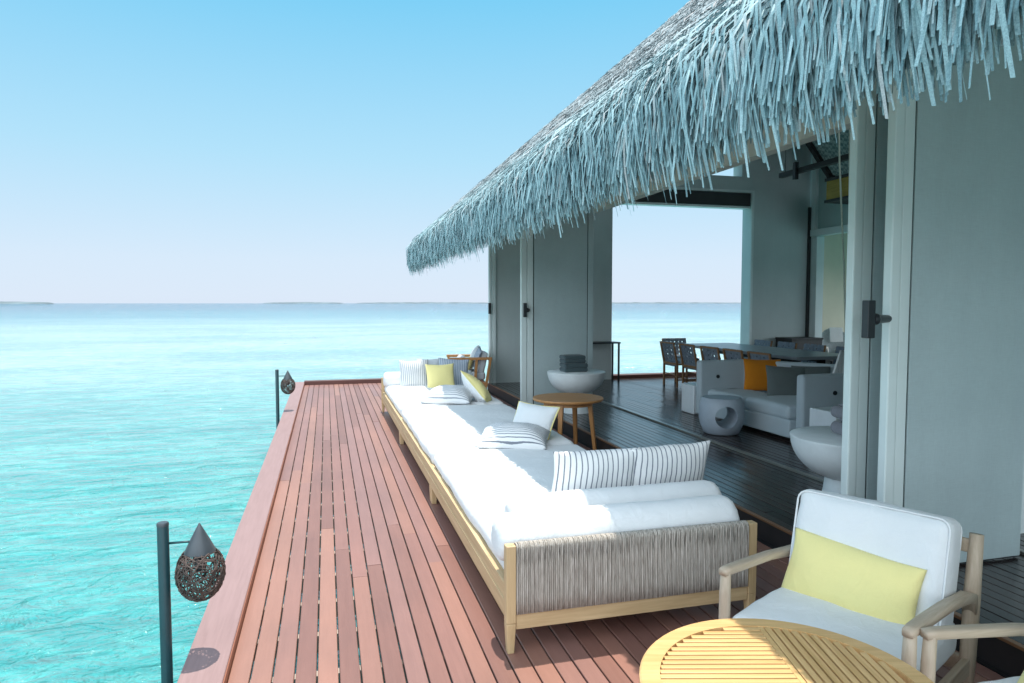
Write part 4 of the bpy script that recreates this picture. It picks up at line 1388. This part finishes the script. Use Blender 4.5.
# ---- curved high back sofa
sofo = (5.9, 7.75, Z0)
sf = thing("living_room_sofa", "grey high backed sofa with wrap around wings in the living room", "sofa", sofo)
def shell(path_, th_, z0, z1, name):
    b_ = MB()
    P_ = [Vector((x, y)) for x, y in path_]
    outer, inner = [], []
    for i, p in enumerate(P_):
        d0 = (p - P_[i - 1]).normalized() if i else (P_[1] - p).normalized()
        d1 = (P_[i + 1] - p).normalized() if i < len(P_) - 1 else d0
        nn_ = Vector((-(d0 + d1).y, (d0 + d1).x)).normalized()
        k = 1 / max(0.5, nn_.dot(Vector((-d0.y, d0.x))))
        outer.append(p + nn_ * th_ / 2 * k); inner.append(p - nn_ * th_ / 2 * k)
    poly = [tuple(p) for p in outer] + [tuple(p) for p in reversed(inner)]
    b_.prism(poly, z0, z1)
    o = b_.build(name, M['sofa_grey'], sf, sofo, bevel=0.035, segs=4)
    return o
def arc(cx, cy, r, a0, a1, n=6):
    return [(cx + r * math.cos(R(a0 + (a1 - a0) * i / n)), cy + r * math.sin(R(a0 + (a1 - a0) * i / n))) for i in range(n + 1)]
shell([(5.14, 8.72), (5.80, 8.72)] + arc(5.80, 8.52, 0.2, 75, 45, 2) + [(6.45, 7.95)] + arc(6.5, 7.2, 0.25, 25, -40, 4)[0:0] + [(6.72, 7.45), (6.74, 6.86)], 0.13, 0.20, 0.975, "backrest")
b_ = MB(); b_.box((5.31, 6.70, 0.20), (6.80, 6.83, 0.965)); b_.build("wing", M['sofa_grey'], sf, sofo, bevel=0.04, segs=4)
b_ = MB(); b_.prism([(5.24, 6.835), (6.66, 6.835), (6.64, 7.45), (6.38, 7.92), (5.80, 8.62), (5.22, 8.64)], 0.205, 0.42); b_.build("seat_base", M['sofa_grey'], sf, sofo, bevel=0.02)
b_ = MB(); b_.rbox((5.72, 7.29, 0.50), (0.98, 0.88, 0.165), 0.05, (10, 10, 3), 0.02, 0.005, 1); b_.build("seat_cushion", M['sofa_grey'], sf, sofo, smooth=True, merge=True)
b_ = MB(); b_.rbox((5.52, 8.19, 0.49), (0.60, 0.86, 0.155), 0.05, (10, 10, 3), 0.02, 0.005, 2); b_.build("seat_cushion", M['sofa_grey'], sf, sofo, smooth=True, merge=True)
for p in ((5.42, 8.652), (5.75, 6.697)):
    b_ = MB(); b_.tube([(p[0], p[1], 0.745), (p[0], p[1] - 0.012, 0.745)], 0.026, 16); b_.build("button", M['black'], sf, sofo)
for p in ((5.35, 6.9), (5.3, 8.55), (6.5, 6.9), (6.2, 8.0)):
    b_ = MB(); b_.lathe([(0.03, Z0), (0.03, 0.20)], (p[0], p[1], 0), 12); b_.build("foot", M['black'], sf, sofo)
pillow("pillow", "square orange pillow at the left corner of the living room sofa", 0.52, 0.46, 0.15, (5.95, 8.36, 0.78), (1, -0.35, -0.02), (0.03, 0.22, 0.97), M['orange'], seed=21, pinch=0.04)
pillow("pillow", "charcoal pillow leaning in front of the orange pillow on the living room sofa", 0.52, 0.45, 0.15, (5.86, 7.72, 0.75), (0.96, -0.35, -0.05), (0.20, 0.30, 0.92), M['dark_cush'], seed=22, pinch=0.04)
pillow("pillow", "charcoal pillow mostly hidden behind the leaning charcoal one", 0.50, 0.42, 0.15, (6.20, 7.66, 0.76), (0.9, -0.45, 0), (0.25, 0.2, 0.93), M['dark_cush'], seed=23, pinch=0.04)
pillow("pillow", "orange pillow whose tip peeks over the near sofa wing", 0.40, 0.40, 0.13, (6.50, 6.98, 0.80), (1, -0.05, 0.55), (-0.4, 0.15, 0.8), M['orange'], seed=24, pinch=0.04)

# ---- drum stool with a hole
def cut(o, cutter):
    md = o.modifiers.new("cut", 'BOOLEAN'); md.operation = 'DIFFERENCE'; md.object = cutter; md.solver = 'EXACT'
    bpy.context.view_layer.update()
    dg = bpy.context.evaluated_depsgraph_get()
    me2 = bpy.data.meshes.new_from_object(o.evaluated_get(dg))
    o.modifiers.clear()
    o.data = me2
    cm = cutter.data
    bpy.data.objects.remove(cutter)
    bpy.data.meshes.remove(cm)
    return o
b_ = MB(); b_.lathe([(0.0, 0.0), (0.19, 0.0), (0.215, 0.015), (0.262, 0.12), (0.278, 0.22), (0.274, 0.34), (0.245, 0.445), (0.235, 0.455), (0.0, 0.46)], n=64)
st = b_.build("drum_stool", M['stone_grey'], origin=(0, 0, 0), merge=True)
b_ = MB(); b_.tube([(-0.6, 0, 0.235), (0.6, 0, 0.235)], 0.135, 40)
ct = b_.build("cutter", M['stone_grey'], origin=(0, 0, 0), merge=True)
ct.rotation_euler = (0, 0, R(72))
cut(st, ct)
autosmooth(st, 35)
st.location = (4.79, 7.55, Z0)
tag(st, "grey drum stool with a round hole through it beside the sofa", "stool")

# ---- white side cubes
def cube(loc, s, rz, label):
    tg = thing("side_cube", label, "side table", loc, rz, "white side cubes by the sofa")
    b_ = MB(); b_.box((-s[0] / 2, -s[1] / 2, 0), (s[0] / 2, s[1] / 2, s[2]))
    o = b_.build("body", M['cube_white'], tg)
    b2 = MB(); b2.box((-0.075, -s[1] / 2 - 0.1, s[2] * 0.70), (0.075, -s[1] / 2 + 0.05, s[2] * 0.70 + 0.035))
    c2 = b2.build("cutter", M['cube_white']); c2.parent = None
    me_o = o; par = o.parent; o.parent = None
    cut(o, c2)
    o.parent = par
    md = o.modifiers.new("Bevel", 'BEVEL'); md.width = 0.03; md.segments = 4; md.limit_method = 'ANGLE'; md.angle_limit = R(50)
    b2 = MB(); b2.box((-0.073, -s[1] / 2 + 0.03, s[2] * 0.70 + 0.001), (0.073, -s[1] / 2 + 0.046, s[2] * 0.70 + 0.034)); b2.build("slot", M['seal'], tg)
    return tg
cube((5.42, 6.25, Z0), (0.42, 0.42, 0.47), R(0), "white side cube with a dark handle slot in front of the near sofa wing")
cube((5.36, 9.08, Z0), (0.36, 0.36, 0.43), R(90), "white side cube standing behind the far left end of the sofa")

# ---- hanging white cloth
b_ = MB()
vs, fs = [], []
nu, nv = 10, 14
for j in range(nv + 1):
    q = j / nv
    for i in range(nu + 1):
        p = i / nu - 0.5
        wdt = 0.06 + 0.16 * q
        x = 6.11 - 0.12 * q + p * wdt
        y = 7.0 + 0.02 * math.sin(p * 22 + q * 2) * (0.4 + q)
        z = 1.22 - 0.50 * q - 0.05 * abs(p) * q + 0.06 * p * q
        vs.append((x, y, z))
for j in range(nv):
    for i in range(nu):
        a = j * (nu + 1) + i
        fs.append((a, a + 1, a + nu + 2, a + nu + 1))
b_.add(vs, fs)
hc = b_.build("hanging_cloth", M['towel_white'], origin=(6.13, 7.0, 0.7), smooth=True)
md = hc.modifiers.new("Solidify", 'SOLIDIFY'); md.thickness = 0.006
tag(hc, "white cloth hanging from the rope cord beside the near door edge", "cloth")

# ---- console table
co = (5.3, 13.3, Z0)
cs = thing("console_table", "slim dark console table against the end wall left of the sea opening", "table", co)
b_ = MB(); b_.box((4.65, 13.12, 0.955), (5.92, 13.50, 0.985)); b_.build("tabletop", M['black'], cs, co, bevel=0.003)
for x in (4.68, 5.89):
    for y in (13.15, 13.47):
        b_ = MB(); b_.box((x - 0.016, y - 0.016, Z0), (x + 0.016, y + 0.016, 0.954)); b_.build("leg", M['black'], cs, co)

# ---- sideboard
sb = thing("sideboard", "low dark sideboard against the wall behind the dining chairs", "sideboard", (10.2, 12.6, Z0))
b_ = MB(); b_.box((9.95, 12.95, Z0 + 0.08), (10.75, 13.5, 0.98)); b_.build("cabinet", M['darkbeam'], sb, (10.2, 12.6, Z0), bevel=0.005)
b_ = MB(); b_.box((9.92, 12.92, 0.982), (10.76, 13.49, 1.02)); b_.build("top", M['darkbeam'], sb, (10.2, 12.6, Z0), bevel=0.005)

# ---- dining table
do = (7.72, 10.9, Z0)
dt = thing("dining_table", "long grey dining table with rows of webbed chairs along both sides", "table", do)
ZT = 0.965
b_ = MB(); b_.box((7.02, 9.0, ZT - 0.055), (8.20, 12.65, ZT)); b_.build("tabletop", M['table_top'], dt, do, bevel=0.008)
for y in (9.5, 12.15):
    for x in (7.35, 7.87):
        b_ = MB(); b_.box((x - 0.05, y - 0.05, Z0), (x + 0.05, y + 0.05, ZT - 0.056)); b_.build("leg", M['darkbeam'], dt, do, bevel=0.005)
b_ = MB(); b_.box((7.3, 9.56, ZT - 0.14), (7.36, 12.09, ZT - 0.057)); b_.box((7.86, 9.56, ZT - 0.14), (7.92, 12.09, ZT - 0.057)); b_.build("apron", M['darkbeam'], dt, do)

# ---- dining chairs: timber frame, slate webbing back and seat
def dining_chair(label):
    tg = thing("dining_chair", label, "chair", (0, 0, Z0), 0, "webbed dining chairs round the long table")
    W, D = 0.27, 0.25
    for s in (-1, 1):
        b_ = MB(); b_.bar((s * W, D, 0), (s * W, D, 0.44), 0.034, 0.034, (0, 1, 0)); b_.bar((s * W, D, 0.44), (s * W, D + 0.09, 0.875), 0.034, 0.034, (0, 1, 0), 0.026, 0.03)
        b_.build("back_leg", M['dining_wood'], tg, bevel=0.003)
        b_ = MB(); b_.bar((s * W, -D, 0), (s * W, -D, 0.44), 0.032, 0.032, (0, 1, 0)); b_.build("front_leg", M['dining_wood'], tg, bevel=0.003)
    b_ = MB()
    for s in (-1, 1):
        b_.bar((s * W, -D, 0.455), (s * W, D, 0.455), 0.03, 0.04)
    b_.bar((-W, -D, 0.455), (W, -D, 0.455), 0.032, 0.042); b_.bar((-W, D, 0.455), (W, D, 0.455), 0.032, 0.042)
    b_.build("seat_frame", M['dining_wood'], tg, bevel=0.003)
    b_ = MB(); b_.bar((-W, D + 0.088, 0.862), (W, D + 0.088, 0.862), 0.022, 0.03); b_.build("top_rail", M['dining_wood'], tg, bevel=0.003)
    b_ = MB()
    for s in (-1, 1):
        b_.bar((s * W, -D + 0.02, 0.15), (s * W, D - 0.02, 0.15), 0.02, 0.025)
    b_.bar((-W, 0, 0.15), (W, 0, 0.15), 0.018, 0.022)
    b_.build("stretcher", M['dining_wood'], tg, bevel=0.003)
    b_ = MB()
    def bp(x, q, o=0.0):
        z = 0.40 + 0.48 * q
        return (x, D + 0.09 * max(0, (z - 0.44)) / 0.435 - 0.022 + o + (0.03 if False else 0), z)
    for k in range(6):
        x = -W + 0.045 + (2 * W - 0.09) * k / 5
        pts = [bp(x, i / 12, 0.004 * (-1) ** (i + k)) for i in range(13)]
        for i in range(12):
            b_.bar(pts[i], pts[i + 1], 0.072, 0.004, (0, 1, 0))
    for j in range(6):
        q = (0.06, 0.22, 0.40, 0.58, 0.76, 0.92)[j]
        for i in range(10):
            xa = -W + 2 * W * i / 10; xb = -W + 2 * W * (i + 1) / 10
            b_.bar(bp(xa, q, 0.004 * (-1) ** (i + j)), bp(xb, q, 0.004 * (-1) ** (i + 1 + j)), 0.004, 0.052, (0, 0, 1))
    b_.build("back_webbing", M['webbing'], tg)
    b_ = MB()
    for k in range(7):
        x = -W + 0.04 + (2 * W - 0.08) * k / 6
        b_.box((x - 0.032, -D, 0.477), (x + 0.032, D, 0.481))
    for k in range(6):
        y = -D + 0.05 + (2 * D - 0.1) * k / 5
        b_.box((-W, y - 0.03, 0.4815), (W, y + 0.03, 0.485))
    b_.build("seat_webbing", M['webbing'], tg)
    b_ = MB(); b_.rbox((0, -0.02, 0.505), (0.46, 0.42, 0.04), 0.015, (6, 6, 2), 0.006, 0.0, 0); b_.build("seat_pad", M['grey_cush'], tg, smooth=True, merge=True)
    return tg
dc = dining_chair("")
first = True
chairs = []
names = ["farthest", "second from the sea", "third from the sea", "fourth from the sea", "nearest the sofa"]
for k, y in enumerate((12.10, 11.35, 10.58, 9.86, 9.16)):
    chairs.append((6.78, y, R(90), "webbed dining chair on the sofa side of the table, %s" % names[k]))
names = ["closest to the sea", "second from the sea", "third from the sea", "nearest the door edge"]
for k, y in enumerate((12.15, 11.40, 10.62, 9.80)):
    chairs.append((8.32, y, R(-90), "webbed dining chair on the sideboard side of the table, %s" % names[k]))
chairs.append((7.25, 12.98, R(0), "webbed dining chair at the head of the table with its back to the sea"))
for x, y, rz, lb in chairs:
    c = dc if first else copy_tree(dc)
    first = False
    c.location = (x, y, Z0); c.rotation_euler = (0, 0, rz + R(random.uniform(-2, 2)))
    c["label"] = lb

# ---- rattan armchairs outside the side opening
def tub_chair(loc, rz, label):
    tg = thing("rattan_armchair", label, "armchair", loc, rz, "rattan armchairs outside the side opening")
    b_ = MB()
    vs, fs = [], []
    n = 20
    for i in range(n + 1):
        a = R(-30 + 240 * i / n)
        back = max(0, math.sin(a))
        h = 0.62 + 0.42 * back ** 1.5
        for r_, z in ((0.34, 0.10), (0.36, 0.4), (0.40 + 0.06 * back, h), (0.36 + 0.06 * back, h), (0.32, 0.4)):
            vs.append((r_ * math.cos(a), r_ * math.sin(a), z))
    for i in range(n):
        for j in range(5):
            fs.append((i * 5 + j, (i + 1) * 5 + j, (i + 1) * 5 + (j + 1) % 5, i * 5 + (j + 1) % 5))
    fs += [(4, 3, 2, 1, 0), tuple(n * 5 + j for j in range(5))]
    b_.add(vs, fs)
    b_.build("shell", M['rattan_grey'], tg, smooth=True, merge=True)
    b_ = MB(); b_.rbox((0, -0.04, 0.38), (0.58, 0.60, 0.14), 0.05, (8, 8, 2), 0.02, 0.004, 1); b_.build("seat_cushion", M['grey_cush'], tg, smooth=True, merge=True)
    for p in ((-0.25, -0.22), (0.25, -0.22), (-0.22, 0.22), (0.22, 0.22)):
        b_ = MB(); b_.lathe([(0.018, 0), (0.022, 0.30)], (p[0], p[1], 0), 10); b_.build("leg", M['black'], tg)
    return tg
rc = tub_chair((11.55, 13.35, Z0), R(-20), "grey rattan armchair with a white towel over its back outside the opening")
rc2 = copy_tree(rc); rc2.location = (12.35, 12.9, Z0); rc2["label"] = "second grey rattan armchair, almost hidden by the door edge"
b_ = MB()
b_.rbox((0, 0, 0), (0.30, 0.03, 0.34), 0.012, (8, 2, 10), 0.0, 0.012, 4)
T = Matrix.Translation((11.66, 13.28 + 0.30, 1.05)) @ Matrix.Rotation(R(-20), 4, 'Z') @ Matrix.Rotation(R(-12), 4, 'X')
b_.v = [tuple(T @ Vector(p)) for p in b_.v]
tag(b_.build("towel", M['towel_white'], origin=(11.66, 13.58, 0.9), smooth=True, merge=True), "white towel draped over the back of the rattan armchair", "towel")

# ================================================================== FAR ARMCHAIR ON THE DECK
fo = (2.72, 13.35, 0)
fa = thing("spindle_armchair", "brown teak armchair with spindle sides beyond the far daybed", "armchair", fo, R(-96))
for s in (-1, 1):
    x = s * 0.40
    b_ = MB(); b_.bar((x, -0.36, 0), (x, -0.36, 0.70), 0.045, 0.045, (0, 1, 0)); b_.build("front_leg", M['teak_orange_z'], fa, bevel=0.004)
    b_ = MB(); b_.bar((x, 0.28, 0), (x, 0.40, 0.70), 0.045, 0.05, (0, 1, 0)); b_.build("back_leg", M['teak_orange_z'], fa, bevel=0.004)
    b_ = MB(); b_.bar((x, -0.40, 0.72), (x, 0.43, 0.72), 0.07, 0.05); b_.build("arm", M['teak_orange'], fa, bevel=0.005)
    for y in (-0.14, 0.10):
        b_ = MB(); b_.bar((x, y, 0.29), (x, y + 0.03, 0.70), 0.05, 0.03, (1, 0, 0)); b_.build("spindle", M['teak_orange_z'], fa)
b_ = MB()
for s in (-1, 1):
    b_.bar((s * 0.40, -0.34, 0.25), (s * 0.40, 0.31, 0.22), 0.04, 0.07)
b_.bar((-0.38, -0.36, 0.25), (0.38, -0.36, 0.25), 0.04, 0.07); b_.bar((-0.38, 0.30, 0.22), (0.38, 0.30, 0.22), 0.04, 0.07); b_.bar((-0.38, 0.40, 0.69), (0.38, 0.40, 0.69), 0.03, 0.05)
b_.build("frame", M['teak_orange'], fa, bevel=0.004)
b_ = MB(); b_.rbox((0, -0.03, 0.37), (0.72, 0.68, 0.15), 0.05, (10, 10, 2), 0.02, 0.006, 2); b_.build("seat_cushion", M['grey_cush'], fa, smooth=True, merge=True)
b_ = MB(); b_.rbox((0, 0, 0), (0.72, 0.13, 0.42), 0.035, (10, 3, 8), 0.02, 0.010, 5, 1)
T = Matrix.Translation((0, 0.25, 0.64)) @ Matrix.Rotation(R(-14), 4, 'X')
b_.v = [tuple(T @ Vector(p)) for p in b_.v]
b_.build("back_cushion", M['grey_cush'], fa, smooth=True, merge=True)
fz = R(-96)
pillow("pillow", "yellow pillow in the brown spindle armchair beyond the daybeds", 0.38, 0.30, 0.12, on_chair(fa, (0.12, 0.0, 0.59)), rotz((1, 0, 0), fz), rotz((0, 0.3, 0.95), fz), M['yellow'], seed=31)
pillow("pillow", "white pillow on the front of the brown spindle armchair", 0.36, 0.34, 0.14, on_chair(fa, (-0.16, -0.16, 0.60)), rotz((1, 0.2, 0), fz), rotz((0, 0.35, 0.93), fz), M['grey_cush'], seed=32)

pillow("pillow", "pale grey pillow with pointed corners leaning on the back of the spindle armchair", 0.46, 0.46, 0.13, on_chair(fa, (-0.10, 0.12, 0.70)), rotz((0.97, 0.1, 0.22), fz), rotz((-0.2, 0.28, 0.93), fz), M['grey_cush'], seed=33, pinch=0.10)
pillow("pillow", "blue grey pillow behind the pale one on the spindle armchair", 0.44, 0.44, 0.12, on_chair(fa, (0.16, 0.17, 0.70)), rotz((0.97, -0.05, -0.18), fz), rotz((0.15, 0.28, 0.93), fz), M['stripe_blue'], seed=34, pinch=0.10)
